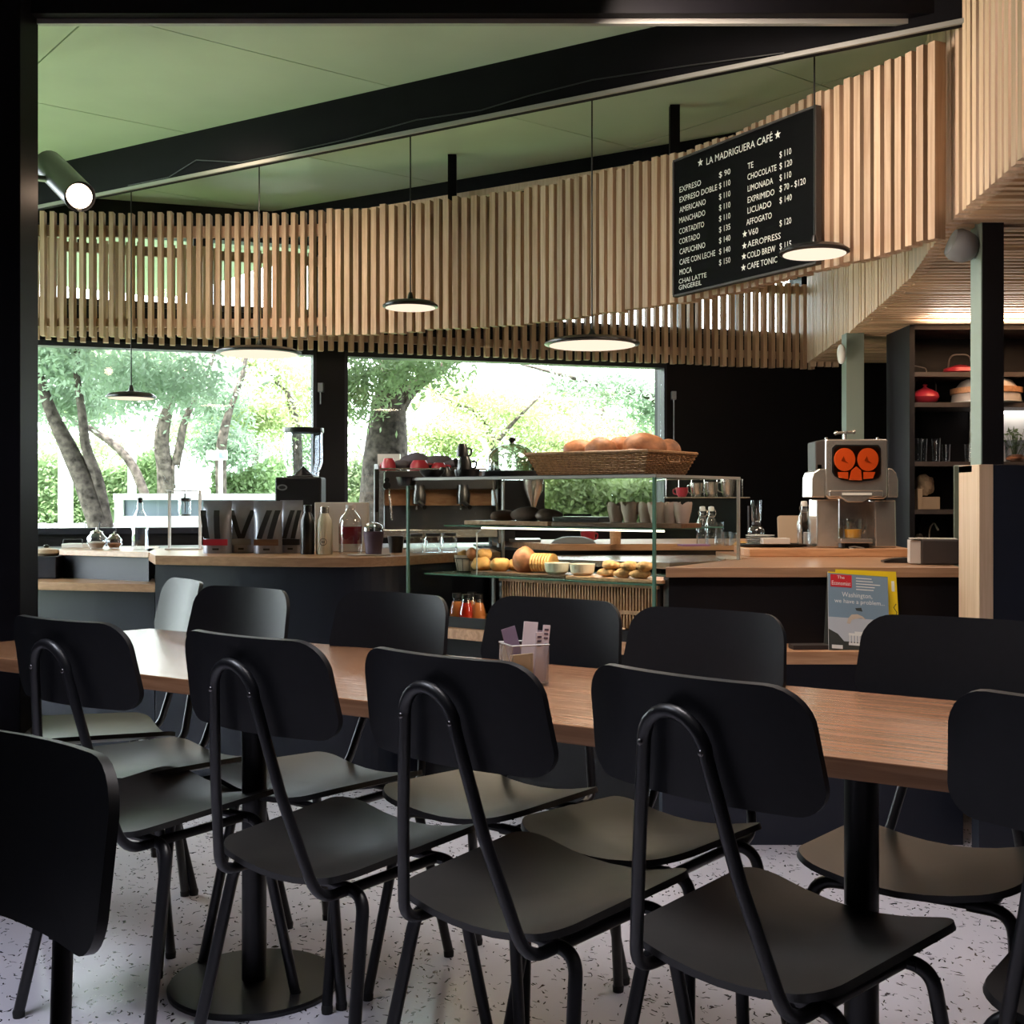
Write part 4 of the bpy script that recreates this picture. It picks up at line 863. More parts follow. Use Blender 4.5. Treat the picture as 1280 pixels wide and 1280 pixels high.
# ------------------------------------------------------------------ things on the bar counter
def bag(px0, px1, D, band, label, left):
    w = (px1-px0)*D/F; t = thing('coffee_bag', label, 'coffee bag', (xof((px0+px1)/2, D), D, ZB+.001), 0); h_ = (690.5-625)*D/F; w2 = w/2-.001
    # pillow-shaped pouch with flat crimped top
    n = 12; vs = []; fs = []
    prof = [(0, .034, 1.0), (.02, .038, 1.0), (.10, .036, .97), (.16, .022, .97), (.195, .006, 1.0), (h_, .002, 1.0)]
    for z, d, ww in prof:
        for k in range(n+1): u = -1+2*k/n; vs.append((u*w2*ww, -d*(1-abs(u)**4*.85), z))
        for k in range(n+1): u = 1-2*k/n; vs.append((u*w2*ww, d*(1-abs(u)**4*.85), z))
    m = 2*(n+1)
    for i in range(len(prof)-1):
        for k in range(m): fs.append((i*m+k, i*m+(k+1) % m, (i+1)*m+(k+1) % m, (i+1)*m+k))
    fs.append(tuple(range(m))[::-1]); fs.append(tuple((len(prof)-1)*m+k for k in range(m)))
    MB().add(vs, fs).build('pouch', M['foil'], t, smooth=True)
    def yf(z):
        for (za, da, _), (zb_, db, _) in zip(prof[:-1], prof[1:]):
            if z <= zb_: return -(da+(db-da)*(z-za)/(zb_-za))-.0026
        return -.003
    st_ = MB()
    for (x0, x1) in (((-.6, -.95), (.15, .0)) if left == 1 else ((-.05, -.85), (.1, .9)) if left == 2 else ((-.5, .15), (.25, .75))):
        for a, b, mi in ((x0, x1, 0),):
            zs_ = [.062, .10, .13, .16, .182]
            for za, zb_ in zip(zs_[:-1], zs_[1:]):
                ta, tb = (za-.062)/.12, (zb_-.062)/.12; xa, xb = a+(b-a)*ta, a+(b-a)*tb; hw = .2
                st_.add([((xa-hw)*w2, yf(za), za), ((xa+hw)*w2, yf(za), za), ((xb+hw)*w2, yf(zb_), zb_), ((xb-hw)*w2, yf(zb_), zb_)], [(0, 1, 2, 3)])
    st_.build('dark_stripes', M['bagblack'], t)
    b_ = MB(); b_.box(-w2*.86, w2*.86, yf(.05)-.0012, yf(.05), .034, .060); b_.build('label_band', M[band], t)
    MB().box(-w2*.2, w2*.25, yf(.02)-.0008, yf(.02), .014, .022).build('small_print', M['bagblack'], t)
    return t
bag(254, 290, 5.10, 'red', 'silver coffee bag with black stripes and a red band, leftmost', 1); bag(288, 319, 5.14, 'grey', 'silver coffee bag with a black V and grey band, second from left', 2)
bag(317, 353, 5.08, 'walnut', 'silver coffee bag with brown band, third from left', 3); bag(350, 379, 5.14, 'bagblack', 'silver coffee bag rightmost, half behind the black bottle', 3)
def thermos(px, D, w, ytop, mat, label, mark=False):
    r = w*D/F/2; h_ = zof(ytop, D)-ZB; t = thing('steel_bottle', label, 'bottle', (xof(px, D), D, ZB+.001))
    MB().lathe([(r*.95, 0), (r, .004), (r, h_*.62), (r*.9, h_*.72), (r*.52, h_*.84), (r*.5, h_*.86), (0, h_*.86)], n=28).build('body', M[mat], t, smooth=True)
    MB().lathe([(r*.56, h_*.86), (r*.56, h_*.99), (r*.5, h_), (0, h_)], n=24).build('cap', M['blacksat' if mat == 'blacksat' else 'steel'], t, smooth=True)
    if mark:
        rg = MB().tube([(r*math.sin(a_*.55/.55*.0)+.014*math.cos(a), -r-.0004+.0035*math.cos(a)**2, .052+.014*math.sin(a)) for a, a_ in [(2*PI*k/24, 0) for k in range(24)]], .0011, 4, closed=True)
        rg.tube([(-.005, -r-.001, .046), (-.005, -r-.001, .058)], .001, 4); rg.tube([(.005, -r-.001, .046), (.005, -r-.001, .058)], .001, 4); rg.tube([(-.005, -r-.001, .052), (.005, -r-.001, .052)], .001, 4)
        rg.build('round_logo', M['bagblack'], t)
thermos(384.5, 5.0, 17.5, 631.5, 'blacksat', 'matt black steel bottle on the bar beside the coffee bags'); thermos(405.5, 5.0, 20.5, 633.5, 'cream', 'cream steel bottle with round logo beside the black one', True)
single(MB().box(-.115, .115, -.04, .04, 0, .215), 'display_box', M['label_pale'], 'pale box standing behind the cream bottle and syrup jar', 'box', (xof(427, 5.25), 5.27, ZB+.001), smooth=False, bevel=.003)
sj = thing('syrup_jar', 'swing-top glass jar half full of red syrup beside the cream bottle', 'jar', (xof(438, 5.0), 5.0, ZB+.001))
MB().lathe([(.045, 0), (.049, .006), (.049, .12), (.044, .15), (.022, .178), (.019, .19)], n=28).build('jar_glass', M['clear'], sj, smooth=True)
MB().lathe([(.046, .044), (.0475, .046), (.0475, .115), (0, .115)], n=28).build('syrup', M['redliq'], sj, smooth=True)
MB().lathe([(.020, .19), (.021, .205), (0, .207)], n=18).build('stopper', M['label_pale'], sj, smooth=True)
single(MB().lathe([(.085, 0), (.09, .004), (0, .004)], n=32, sy=.6), 'saucer', M['label_pale'], 'thin pale tray under the purple cup and syrup jar', 'tray', (xof(462, 4.92), 4.90, ZB+.001))
pc = thing('takeaway_cup', 'dark purple paper cup with clear domed lid on the bar', 'cup', (xof(467, 4.92), 4.92, ZB+.0055))
MB().lathe([(.032, 0), (.043, .092), (0, .092)], n=24).build('cup_body', M['purple'], pc, smooth=True); MB().lathe([(.044, .092), (.045, .10), (.036, .118), (.018, .128), (0, .130)], n=24).build('dome_lid', M['clear'], pc, smooth=True)
for i, (x, D_, lb) in enumerate(((519, 5.02, 'glass storage jar first behind the left glass of the case'), (541, 5.06, 'glass storage jar second, behind the left glass of the case'), (561, 5.12, 'glass storage jar third, nearest the rolls'))):
    t = thing('storage_jar', lb, 'jar', (xof(x, D_+.1), D_+.1, ZB+.001), 0, 'storage jars behind the case'); MB().lathe([(.034, 0), (.036, .01), (.036, .06), (.03, .07)], n=22).build('jar_glass', M['clear'], t, smooth=True); MB().lathe([(.032, .070), (.033, .082), (0, .084)], n=22).build('lid', M['dsteel'], t, smooth=True)
kb_ = thing('knock_box', 'small open steel pitcher standing by the purple cup', 'pitcher', (xof(492, 5.05), 5.15, ZB+.001)); MB().lathe([(.028, 0), (.036, .07), (.034, .07), (.027, .004), (0, .004)], n=22).build('pitcher_body', M['blacksat'], kb_, smooth=True)
MB().tube(fillet([(.034, 0, .06), (.058, 0, .055), (.055, 0, .02), (.032, 0, .015)], .01), .003, 6).build('handle', M['steel'], kb_, smooth=True)
# left end of the bar
wbt = thing('water_bottle', 'clear glass water bottle with dark stopper at the left end of the bar', 'bottle', (xof(175, 5.45), 5.45, ZB+.001))
MB().lathe([(.034, 0), (.037, .006), (.037, .12), (.030, .15), (.014, .185), (.013, .215)], n=26).build('bottle_glass', M['clear'], wbt, smooth=True); MB().lathe([(.011, .212), (.013, .23), (.009, .236), (0, .237)], n=14).build('stopper', M['blacksat'], wbt, smooth=True)
def sugar(px, D_, r, label, mat='clear', fill='label_pale'):
    t = thing('sugar_jar', label, 'jar', (xof(px, D_), D_, ZB+.001), 0)
    MB().lathe([(r*.6, 0), (r, r*.6), (r*.98, r*1.1), (r*.6, r*1.6)], n=24).build('jar_glass', M['clear'], t, smooth=True); MB().lathe([(r*.5, .004), (r*.9, r*.6), (r*.6, r*.75), (0, r*.8)], n=20).build('contents', M[fill], t, smooth=True)
    MB().lathe([(r*.62, r*1.6), (r*.6, r*1.75), (r*.1, r*1.95), (r*.1, r*2.2), (0, r*2.2)], n=18).build('lid', M['steel'], t, smooth=True)
    MB().tube([(r*.2, 0, r*1.7), (r*.3, 0, r*2.7)], .003, 5).build('spoon', M['blacksat'], t)
sugar(121, 5.55, .045, 'round glass jar of white sugar with metal lid on the bar end'); sugar(143, 5.58, .036, 'smaller round glass jar of brown sugar beside the white sugar', fill='crust')
nh = thing('napkin_holder', 'low white napkin pack under a black wire clip, leftmost on the bar', 'napkins', (xof(93, 5.7), 5.72, ZB+.001)); MB().box(-.05, .05, -.05, .05, 0, .018).build('napkins', M['white'], nh)
MB().tube(fillet([(-.045, -.04, .019), (-.045, -.04, .04), (.045, -.04, .04), (.045, -.04, .019)], .01), .003, 5).build('wire_clip', M['blacksat'], nh)
ct = thing('cold_brew_tower', 'clear acrylic cold-drip coffee tower with hanging glass cylinder before the left window', 'coffee maker', (xof(231, 5.5), 5.5, ZB+.001)); q = lambda x: (x-231)*5.5/F; zq = lambda y: zof(y, 5.5)-ZB
fr = MB(); fr.box(-.078, .078, -.05, .05, 0, .006)
for x in (-.070, .070): fr.box(x-.004, x+.004, -.012, .012, .006, zq(613)-.006)
fr.box(-.074, .074, -.045, .045, zq(613)-.006, zq(613)); fr.build('acrylic_frame', M['fwhite'], ct)
MB().lathe([(.040, zq(609)), (.045, zq(602)), (.045, zq(584)), (.04, zq(582)), (0, zq(582))], n=24).build('water_vessel', M['clear'], ct, smooth=True)
MB().lathe([(.025, zq(645)), (.028, zq(640)), (.028, zq(622))], n=20).build('coffee_vessel', M['clear'], ct, smooth=True)
dk = MB(); dk.lathe([(.029, zq(627)), (.029, zq(623))], n=20); dk.lathe([(.026, zq(645)), (.026, zq(643))], n=20); dk.tube([(0, 0, zq(641)), (0, 0, zq(613))], .004, 8); dk.build('metal_fittings', M['dsteel'], ct)
single(MB().box(-.09, .06, -.08, .08, 0, .10), 'dark_crate', M['frame'], 'dark box standing on the lower shelf at far left', 'box', (xof(62, 5.5), 5.50, .791), smooth=False, bevel=.004)
bwl = thing('butter_dish', 'small beige dish with black-knobbed lid on the dark box, far left', 'dish', (xof(58, 5.5), 5.5, .892)); MB().lathe([(.05, 0), (.06, .012), (.05, .028), (.01, .036), (0, .036)], n=24).build('dish_body', M['tan'], bwl, smooth=True); MB().lathe([(.01, .036), (.013, .045), (0, .052)], n=12).build('knob', M['blacksat'], bwl, smooth=True)

# ------------------------------------------------------------------ behind and right of the case
def swing_bottle(px, D_, z, label, s=1, group=None, fill=None):
    t = thing('swing_top_bottle', label, 'bottle', (xof(px, D_), D_, z), 0, group)
    MB().lathe([(.026*s, 0), (.028*s, .006*s), (.028*s, .09*s), (.022*s, .115*s), (.012*s, .14*s), (.011*s, .158*s)], n=24).build('bottle_glass', M['clear'], t, smooth=True)
    MB().lathe([(.0125*s, .157*s), (.014*s, .165*s), (.0125*s, .178*s), (0, .18*s)], n=16).build('stopper', M['white'], t, smooth=True)
    w_ = MB().tube(fillet([(.012*s, -.006, .165*s), (.022*s, -.008, .150*s), (.014*s, -.012, .132*s), (-.014*s, -.012, .132*s), (-.022*s, -.008, .150*s), (-.012*s, -.006, .165*s)], .006), .0016, 5); w_.build('wire_clip', M['steel'], t, smooth=True)
    if fill: MB().lathe([(.024*s, .005), (.0255*s, .075*s), (0, .075*s)], n=20).build('contents', M[fill], t, smooth=True)
zb2 = .9485
swing_bottle(878, 5.30, zb2, 'swing-top glass bottle seen through the case side, left one', .95, 'clear bottles through the case side'); swing_bottle(889, 5.20, zb2, 'swing-top glass bottle seen through the case side, right one', .95, 'clear bottles through the case side')
for px, D_, h_, lb in ((899, 5.28, .10, 'tall tumbler on the back worktop behind the case'), (909, 5.2, .06, 'short tumbler on the back worktop behind the case'), (917, 5.28, .055, 'short tumbler beside the case back corner')):
    tumbler((xof(px, D_), D_, zb2), .020, h_, lb)
single(MB().box(-.06, .06, -.04, .04, 0, .008), 'lilac_wallet', M['lilac'], 'flat lilac card case lying on the back worktop behind the case', 'wallet', (xof(868, 5.15), 5.17, zb2), .2, smooth=False)
pd = single(MB().lathe([(.0, .032), (.05, .03), (.085, .018), (.1, .004), (.1, 0), (0, 0)], n=32), 'blue_lid', M['fblue'], 'large pale blue domed plate behind the lower case shelf', 'plate', (xof(718, 5.4), 5.48, zb2)); pd.scale = (1, .7, 1); pd.data.materials[0] = M['grey']
cup((xof(737, 5.5), 5.62, zb2+.0), 'red', 'red cup standing on the back worktop behind the blue plate', .036, .05, False, .5)
single(MB().lathe([(.024, 0), (.026, .09), (.022, .09), (.02, .004), (0, .004)], n=20), 'wooden_cup', M['board'], 'brown upright cup seen under the lit shelf', 'cup', (xof(770, 5.35), 5.38, zb2))
rk = thing('cup_rack', 'thin wall rack with steel pitchers behind the right side of the case', 'rack', (xof(868, 6.5), 6.5, zof(622, 6.5))); rk_ = MB()
rk_.tube([(-.15, 0, 0), (.30, 0, 0)], .004, 5); rk_.tube([(-.15, .1, 0), (.30, .1, 0)], .004, 5)
for k in range(7): rk_.tube([(-.14+k*.07, 0, 0), (-.14+k*.07, .1, 0), (-.14+k*.07, .1, .1)], .003, 4)
rk_.tube([(-.14, .1, .1), (.28, .1, .1)], .003, 4); rk_.tube([(-.14, .1, .1), (-.14, .9, .1)], .004, 5); rk_.tube([(.28, .1, .1), (.28, .9, .1)], .004, 5); rk_.build('rack_wires', M['steel'], rk, smooth=True)
for x, r, h_, mt, lb in ((-.06, .035, .05, 'red', 'red cup hanging on the wall rack behind the case'), (.02, .036, .075, 'steel', 'rounded steel pitcher on the wall rack, left'), (.10, .038, .08, 'steel', 'steel milk pitcher in the middle of the wall rack'), (.19, .04, .095, 'steel', 'tall steel milk pitcher on the wall rack, right')):
    cup((rk.location.x+x, 6.55, rk.location.z+.005), mt, lb, r, h_, False, 2.6, None, 'milk_pitcher' if mt == 'steel' else 'coffee_cup')
# cutting board carrying the juicer
bd = thing('cutting_board', 'thick wooden board under the orange juicer on the service counter', 'board', (0, 0, 0)); J = 4.80
MB().prism([(xof(930, 4.86), 4.86), (xof(937, 4.79), 4.79), (xof(1141, 4.79), 4.79), (xof(1141, 4.79)+.03, 5.15), (xof(920, 5.1), 5.15)], ZB+.0, ZB+.032).build('board_panel', M['board'], bd, bevel=.003)
rs_ = MB(); rs_.box(.95, 1.72, 4.9, 5.2, 0, ZB-.0005); rs_.box(.90, 1.75, 4.70, 5.3, ZB-.03, ZB-.0005)
o = rs_.build('rear_worktop', M['counter'], rc); o.location = -orc
ZJ = ZB+.033
jc = thing('orange_juicer', 'stainless steel orange juicer with orange press window on the wooden board', 'juicer', (0, 0, 0)); D0 = 4.86
def P_(px, d0, d1, name, mat, bevel=.004, parent=jc): return MB().plate(px, D0+d0, D0+d1).build(name, M[mat], parent, bevel=bevel)
yj = HZ+(EYE-ZJ)*F/(D0)     # row of the board at the juicer's distance
P_([(1021, 624), (1049, 624), (1049, yj), (1021, yj)], 0, .13, 'left_foot', 'steel', .006); P_([(1093, 625), (1120, 625), (1121, yj), (1094, yj)], 0, .13, 'right_foot', 'steel', .006)
P_([(1049, 624), (1093, 625), (1093, yj), (1049, yj)], .10, .13, 'back_wall', 'steel', 0)
P_([(1032, 549), (1110, 549), (1110, 620), (1105, 624), (1036, 624), (1032, 620)], -.03, .0, 'front_housing', 'steel', .006)
P_([(1019, 552), (1032, 549), (1109, 549), (1109, 622), (1020, 622)], .0, .13, 'rear_housing', 'edge', .006)
P_([(1015, 622), (1015, 598), (1018, 590), (1024, 586), (1031, 586), (1031, 622)], -.02, .14, 'left_wing', 'steel', .004)
P_([(1110, 622), (1110, 585), (1116, 586), (1121, 592), (1123, 600), (1123, 622)], -.02, .14, 'right_wing', 'steel', .004)
win = [(1044, 556), (1098, 556), (1101, 560), (1101, 592), (1098, 597), (1090, 600), (1072, 602), (1052, 600), (1043, 595), (1040, 590), (1040, 560)]
P_(win, -.034, -.0305, 'window_frame', 'blacksat', 0)
inn = [(x+(1.6 if x < 1071 else -1.6), y+(1.6 if y < 580 else -1.6)) for x, y in win]
for cx, nm in ((1055.5, 'press_drum'), (1084.5, 'press_drum')):
    d = MB().plate([(cx+13.2*math.cos(2*PI*k/32), 574.5+14.5*math.sin(2*PI*k/32)) for k in range(32)], D0-.0345, D0-.042).build(nm, M['orange'], jc, bevel=.0015)
    MB().plate([(cx-4, 576), (cx-1, 570), (cx+1, 576), (cx+5, 579)], D0-.0422, D0-.0445).build('drum_mark', M['pot'], d)
P_([(1061, 600), (1064, 588), (1070, 583), (1076, 588), (1077, 600.5)], -.0345, -.041, 'strainer', 'orange', .001); P_([(1047, 590), (1060, 590), (1060, 599), (1048, 597)], -.0345, -.039, 'peel_guide', 'orange', .001); P_([(1079, 590), (1094, 590), (1091, 598), (1079, 599)], -.0345, -.039, 'peel_guide', 'orange', .001)
P_(inn, -.046, -.048, 'window_cover', 'orglass', 0)
P_([(1037, 613), (1104, 613), (1104, 621), (1090, 621), (1078, 628), (1060, 628), (1049, 621), (1037, 621)], -.05, -.0305, 'juice_chute', 'steel', .003); P_([(1053, 616), (1090, 616), (1090, 619), (1053, 619)], -.054, -.0505, 'chute_label', 'white', 0)
P_([(1051, 673.5), (1091, 673.5), (1091, 679), (1051, 679)], -.05, .13, 'drip_tray', 'steel', .002); P_([(1056, 679), (1086, 679), (1086, yj), (1056, yj)], .0, .1, 'tray_foot', 'blacksat', 0)
xt = MB(); c = at(1056, 541, D0+.1); xt.tube([at(1056, 549, D0+.1), at(1056, 539, D0+.1)], .007, 8); xt.tube([at(1045, 541.5, D0+.1), at(1067, 540, D0+.1)], .006, 8); xt.tube([c+Vector((0, -.03, 0)), c+Vector((0, .03, 0))], .006, 8)
for x, y in ((1045, 541.5), (1067, 540)): p = at(x, y, D0+.1); xt.blob(p, (.009, .009, .009), 1, 0, 10, 6)
xt.build('feeder_cross', M['steel'], jc, smooth=True)
P_([(1021, 580), (1028, 580), (1028, 587), (1021, 587)], .0, .05, 'orange_piece', 'orange', .003)
sc_ = MB()
for x in (1033, 1097): sc_.lathe([(.006, 0), (.006, .006), (0, .008)], at(x, 549, D0+.02), 10)
sc_.build('top_bolts', M['steel'], jc)
jg = thing('juice_jug', 'clear handled jug with a little orange juice under the juicer spout', 'jug', at(1068, 673, D0-.0)+Vector((0, .02, .0005)))
MB().lathe([(.034, 0), (.036, .004), (.040, .075), (.040, .078)], n=26).build('jug_glass', M['clear'], jg, smooth=True); MB().lathe([(.033, .002), (.036, .036), (0, .036)], n=26).build('juice', M['yellow'], jg, smooth=True)
MB().tube(fillet([(.032, -.02, .066), (.040, -.040, .060), (.036, -.040, .025), (.030, -.02, .018)], .01), .004, 6).build('handle', M['clear'], jg, smooth=True)
cw = MB().tube([at(1061, 684, 4.83), at(1068, 683, 4.83), at(1080, 685.2, 4.82), at(1072, 687, 4.81), at(1062, 685.5, 4.81)], .003, 6); tag(cw.build('twisted_cloth', M['label_pale'], smooth=True), 'white twisted cloth strip on the board under the juicer tray', 'cloth')
ty = single(MB().lathe([(.0, 0), (.13, 0), (.145, .008), (.145, .013), (.13, .006), (0, .006)], n=40, sx=1.0, sy=.55), 'oval_tray', M['blacksat'], 'black oval tray at the left end of the cutting board', 'tray', (xof(966, 4.98), 4.99, ZJ))
for i in range(5):
    z = ZJ+.0065+i*.0085; single(MB().lathe([(.03, 0), (.058, .005), (.060, .0075), (0, .0035)], n=28), 'small_plate', M['white'], 'white side plate in the stack on the black tray, number %s from the bottom' % ['one', 'two', 'three', 'four', 'five'][i], 'plate', (xof(950, 5.0), 5.0, z), 0, 'stacked side plates on the tray')
single(MB().box(-.055, .055, -.035, .035, 0, .024), 'closed_book', M['label_pale'], 'small closed book lying in front of the stacked plates', 'book', (xof(969, 4.92), 4.925, ZJ+.014), smooth=False, bevel=.002)
ub = MB().slab([(x*1.0, 0, z) for x, z in rrect(.05, .062, .012)], (0, .012, 0)); o = single(ub, 'upright_board', M['tan'], 'tan rounded board standing upright behind the plates', 'board', (xof(986, 5.12), 5.10, ZJ+.066), 0, smooth=False); o.rotation_euler = (-.12, 0, 0)
swing_bottle(1005, 4.90, ZJ+.014, 'swing-top glass bottle standing just left of the juicer', .98)
single(MB().lathe([(.014, 0), (.014, .06), (0, .06)], n=14), 'white_tube', M['label_pale'], 'small white tube between the glass bottle and juicer', 'tube', (xof(1016, 4.9), 5.0, ZJ))
sy_ = thing('siphon_brewer', 'dark siphon coffee brewer standing behind the stacked plates', 'coffee maker', (xof(946, 5.25), 5.26, ZB))
MB().lathe([(.035, 0), (.035, .008), (0, .008)], n=20).build('base', M['blacksat'], sy_); MB().tube([(-.03, .02, 0), (-.03, .02, .20)], .004, 6).build('stand', M['dsteel'], sy_)
MB().blob((0, 0, .085), (.036, .036, .034), 3, 0, 18, 12).build('lower_globe', M['clear'], sy_, smooth=True); MB().lathe([(.010, .118), (.022, .14), (.024, .225)], n=20).build('upper_vessel', M['clear'], sy_, smooth=True); MB().lathe([(.02, .118), (.02, .128), (0, .128)], n=16).build('collar', M['dsteel'], sy_)
single(MB().blob((0, 0, .012), (.035, .03, .014), 8, .12), 'orange_cloth', M['crust_pale'], 'small mustard cloth on the rear worktop beside the case', 'cloth', (xof(929, 5.2), 5.25, ZB+.02))
nb = thing('napkin_dispenser', 'dark brown napkin dispenser with pale end at the right end of the counter', 'dispenser', (xof(1152, 4.2), 4.2, ZB+.001), -.22)
MB().box(.0, .125, 0, .10, 0, .088).build('box_body', M['edge'], nb, bevel=.005); MB().box(-.038, -.0005, 0.012, .10, .002, .085).build('napkin_stack', M['label_pale'], nb, bevel=.002); MB().box(-.034, .12, .004, .096, .0885, .0915).build('top_sheet', M['label_pale'], nb)
wd = MB().slab([(-.05, 0, 0), (.035, 0, 0), (.035, 0, .018), (-.02, 0, .014), (-.05, 0, .006)], (0, .06, 0)); single(wd, 'black_scraper', M['blacksat'], 'black wedge-shaped scraper lying left of the napkin dispenser', 'scraper', (xof(1131, 4.25), 4.32, ZB+.001), -.1, smooth=False)

# ------------------------------------------------------------------ magazines on the ledge
MBL = at(1037, 806, 3.90); 
def magazine(name, label, x0px, w, tilt, y0, lean, th):
    t = thing(name, label, 'magazine', (xof(x0px, y0), y0, .661)); t.rotation_euler = (-lean, tilt, 0); return t
m1 = magazine('magazine', 'slate-blue news magazine with a red title box leaning on the counter', 1036, .205, .07, 3.895, .30, .004)
w, h_ = .198, .262
MB().box(0, w, 0, .004, 0, h_).build('pages', M['mag_white'], m1)
cv = MB().box(0, w, -.0008, -.0001, h_*.42, h_).build('cover_top', M['mag_blue'], m1); MB().box(0, w, -.0008, -.0001, 0, h_*.42).build('cover_bottom', M['mag_low'], m1)
MB().box(.008, .078, -.0016, -.0009, h_-.050, h_-.008).build('title_box', M['mag_red'], m1)
MB().box(0, w, -.0015, -.0009, h_-.0045, h_).build('yellow_strip', M['mag_yel'], m1)
tx = MB(); put_text(tx, 'The', .030, h_-.022, .024, .010, -.0022); put_text(tx, 'Economist', .012, h_-.044, .062, .014, -.0022)
put_text(tx, 'Washington,', .045, h_-.082, .100, .016, -.0018); put_text(tx, 'we have a problem...', .020, h_-.103, .165, .014, -.0018)
for i, ww in enumerate((.052, .056, .080, .062, .058)): tx.add([(.092, -.0018, h_-.018-i*.0095), (.092+ww, -.0018, h_-.018-i*.0095), (.092+ww, -.0018, h_-.015-i*.0095), (.092, -.0018, h_-.015-i*.0095)], [(0, 1, 2, 3)])
tx.build('headline', M['mag_white'], m1)
art = MB(); art.add([(.0, -.0012, 0), (w, -.0012, 0), (w, -.0012, .030), (.15, -.0012, .05), (.12, -.0012, .030), (.05, -.0012, .032), (.03, -.0012, .055), (0, -.0012, .07)], [tuple(range(8))])
art.slab([(.088, -.0012, h_-.118), (.108, -.0012, h_-.115), (.112, -.0012, h_-.128), (.092, -.0012, h_-.126)], (0, -.0005, 0)); art.build('cover_trees', M['mag_dark'], m1)
bld = MB(); bld.box(.065, .150, -.0022, -.0013, .020, .028); bld.box(.065, .150, -.0022, -.0013, .052, .060); bld.box(.085, .13, -.0022, -.0013, .060, .066)
for k in range(9): bld.box(.067+k*.0098, .071+k*.0098, -.0022, -.0013, .028, .052)
bld.box(.01, .045, -.0022, -.0013, .006, .018); bld.build('cover_building', M['mag_white'], m1)
hr = [(.060, .092), (.064, .108), (.076, .122), (.095, .124), (.112, .118), (.122, .108), (.105, .112), (.088, .108), (.076, .104), (.070, .090)]; MB().slab([(x, -.0013, z) for x, z in hr], (0, -.0006, 0)).build('cover_hair', M['mag_hair'], m1)
m2 = magazine('magazine', 'yellow-edged magazine standing behind the slate-blue one', 1041, .2, .04, 3.925, .30, .004)
MB().box(0.02, .222, 0, .005, 0, .268).build('cover', M['mag_yel'], m2); MB().box(.204, .214, -.0007, 0, .20, .235).build('spine_print', M['mag_white'], m2); sq = MB().tube([(.207, -.001, .10), (.217, -.001, .13), (.207, -.001, .145), (.216, -.001, .158)], .0012, 4); sq.build('dark_scribble', M['mag_dark'], m2)
m3 = magazine('magazine', 'dark magazine at the back of the pile, its left edge showing', 1030, .2, .13, 3.945, .30, .004); MB().box(0, .2, 0, .006, 0, .255).build('cover', M['mag_dark'], m3)
ln = MB().box(-.07, .05, -.03, .03, 0, .014); single(ln, 'folded_leaflet', M['edge'], 'dark folded leaflet lying on the ledge under the magazines', 'leaflet', (xof(1015, 3.93), 3.93, .661), .05, smooth=False)

# ------------------------------------------------------------------ dining table
TZ = .75; tb = thing('dining_table', 'long oak-topped dining table on round black pedestals running across the room', 'table', (0, 2.6, 0)); ot = Vector(tb.location)
def tp_(x, y): p = on(x, y, TZ); return (p.x-ot.x, p.y-ot.y)
P1 = tp_(187, 785.5); P0 = tp_(-98, 811); Pn = Vector(tp_(1181, 962)); Pn0 = Vector(tp_(178, 843)); Pf = Vector(tp_(1191, 874)); Pf0 = Vector(tp_(400, 801.6))
un = (Pn-Pn0).normalized(); uf = (Pf-Pf0).normalized()
MB().prism([tuple(Pn0-un*0), tuple(Pn+un*.55), tuple(Pf+uf*.75), P1, P0][0:4]+[P0], TZ-.034, TZ).build('tabletop', M['table'], tb, bevel=.002)
for i, (x, y) in enumerate(((-.610, 2.84), (.60, 2.06))):
    x -= ot.x; y -= ot.y
    MB().lathe([(.199, 0), (.200, .008), (.196, .014), (.03, .017), (0, .017)], (x, y, 0), 48).build('base_plate', M['tube'], tb, smooth=True)
    MB().lathe([(.029, .016), (.029, TZ-.040)], (x, y, 0), 28).build('column', M['tube'], tb, smooth=True)
    MB().box(x-.12, x+.12, y-.12, y+.12, TZ-.040, TZ-.0345).build('mounting_plate', M['tube'], tb)
# sachet glass
gp = on(655, 858, TZ); gl = thing('sachet_glass', 'square clear glass holding sugar sachets on the dining table', 'glass', (gp.x, gp.y+.03, TZ+.0005), .35)
g_ = MB(); a_ = .042
g_.prism([(-a_, -a_), (a_, -a_), (a_, a_), (-a_, a_)], 0, .006)
for q in ([(-a_, -a_), (a_, -a_), (a_, -a_+.003), (-a_, -a_+.003)], [(-a_, a_-.003), (a_, a_-.003), (a_, a_), (-a_, a_)], [(-a_, -a_+.003), (-a_+.003, -a_+.003), (-a_+.003, a_-.003), (-a_, a_-.003)], [(a_-.003, -a_+.003), (a_, -a_+.003), (a_, a_-.003), (a_-.003, a_-.003)]): g_.prism(q, .006, .088)
g_.build('glass_walls', M['clear'], gl)
rm_ = MB(); rm_.tube([(-a_, -a_, .088), (a_, -a_, .088), (a_, a_, .088), (-a_, a_, .088)], .0017, 5, closed=True); rm_.build('rim', M['lip'], gl)
G = Matrix.Translation(gl.location) @ Matrix.Rotation(.35, 4, 'Z')
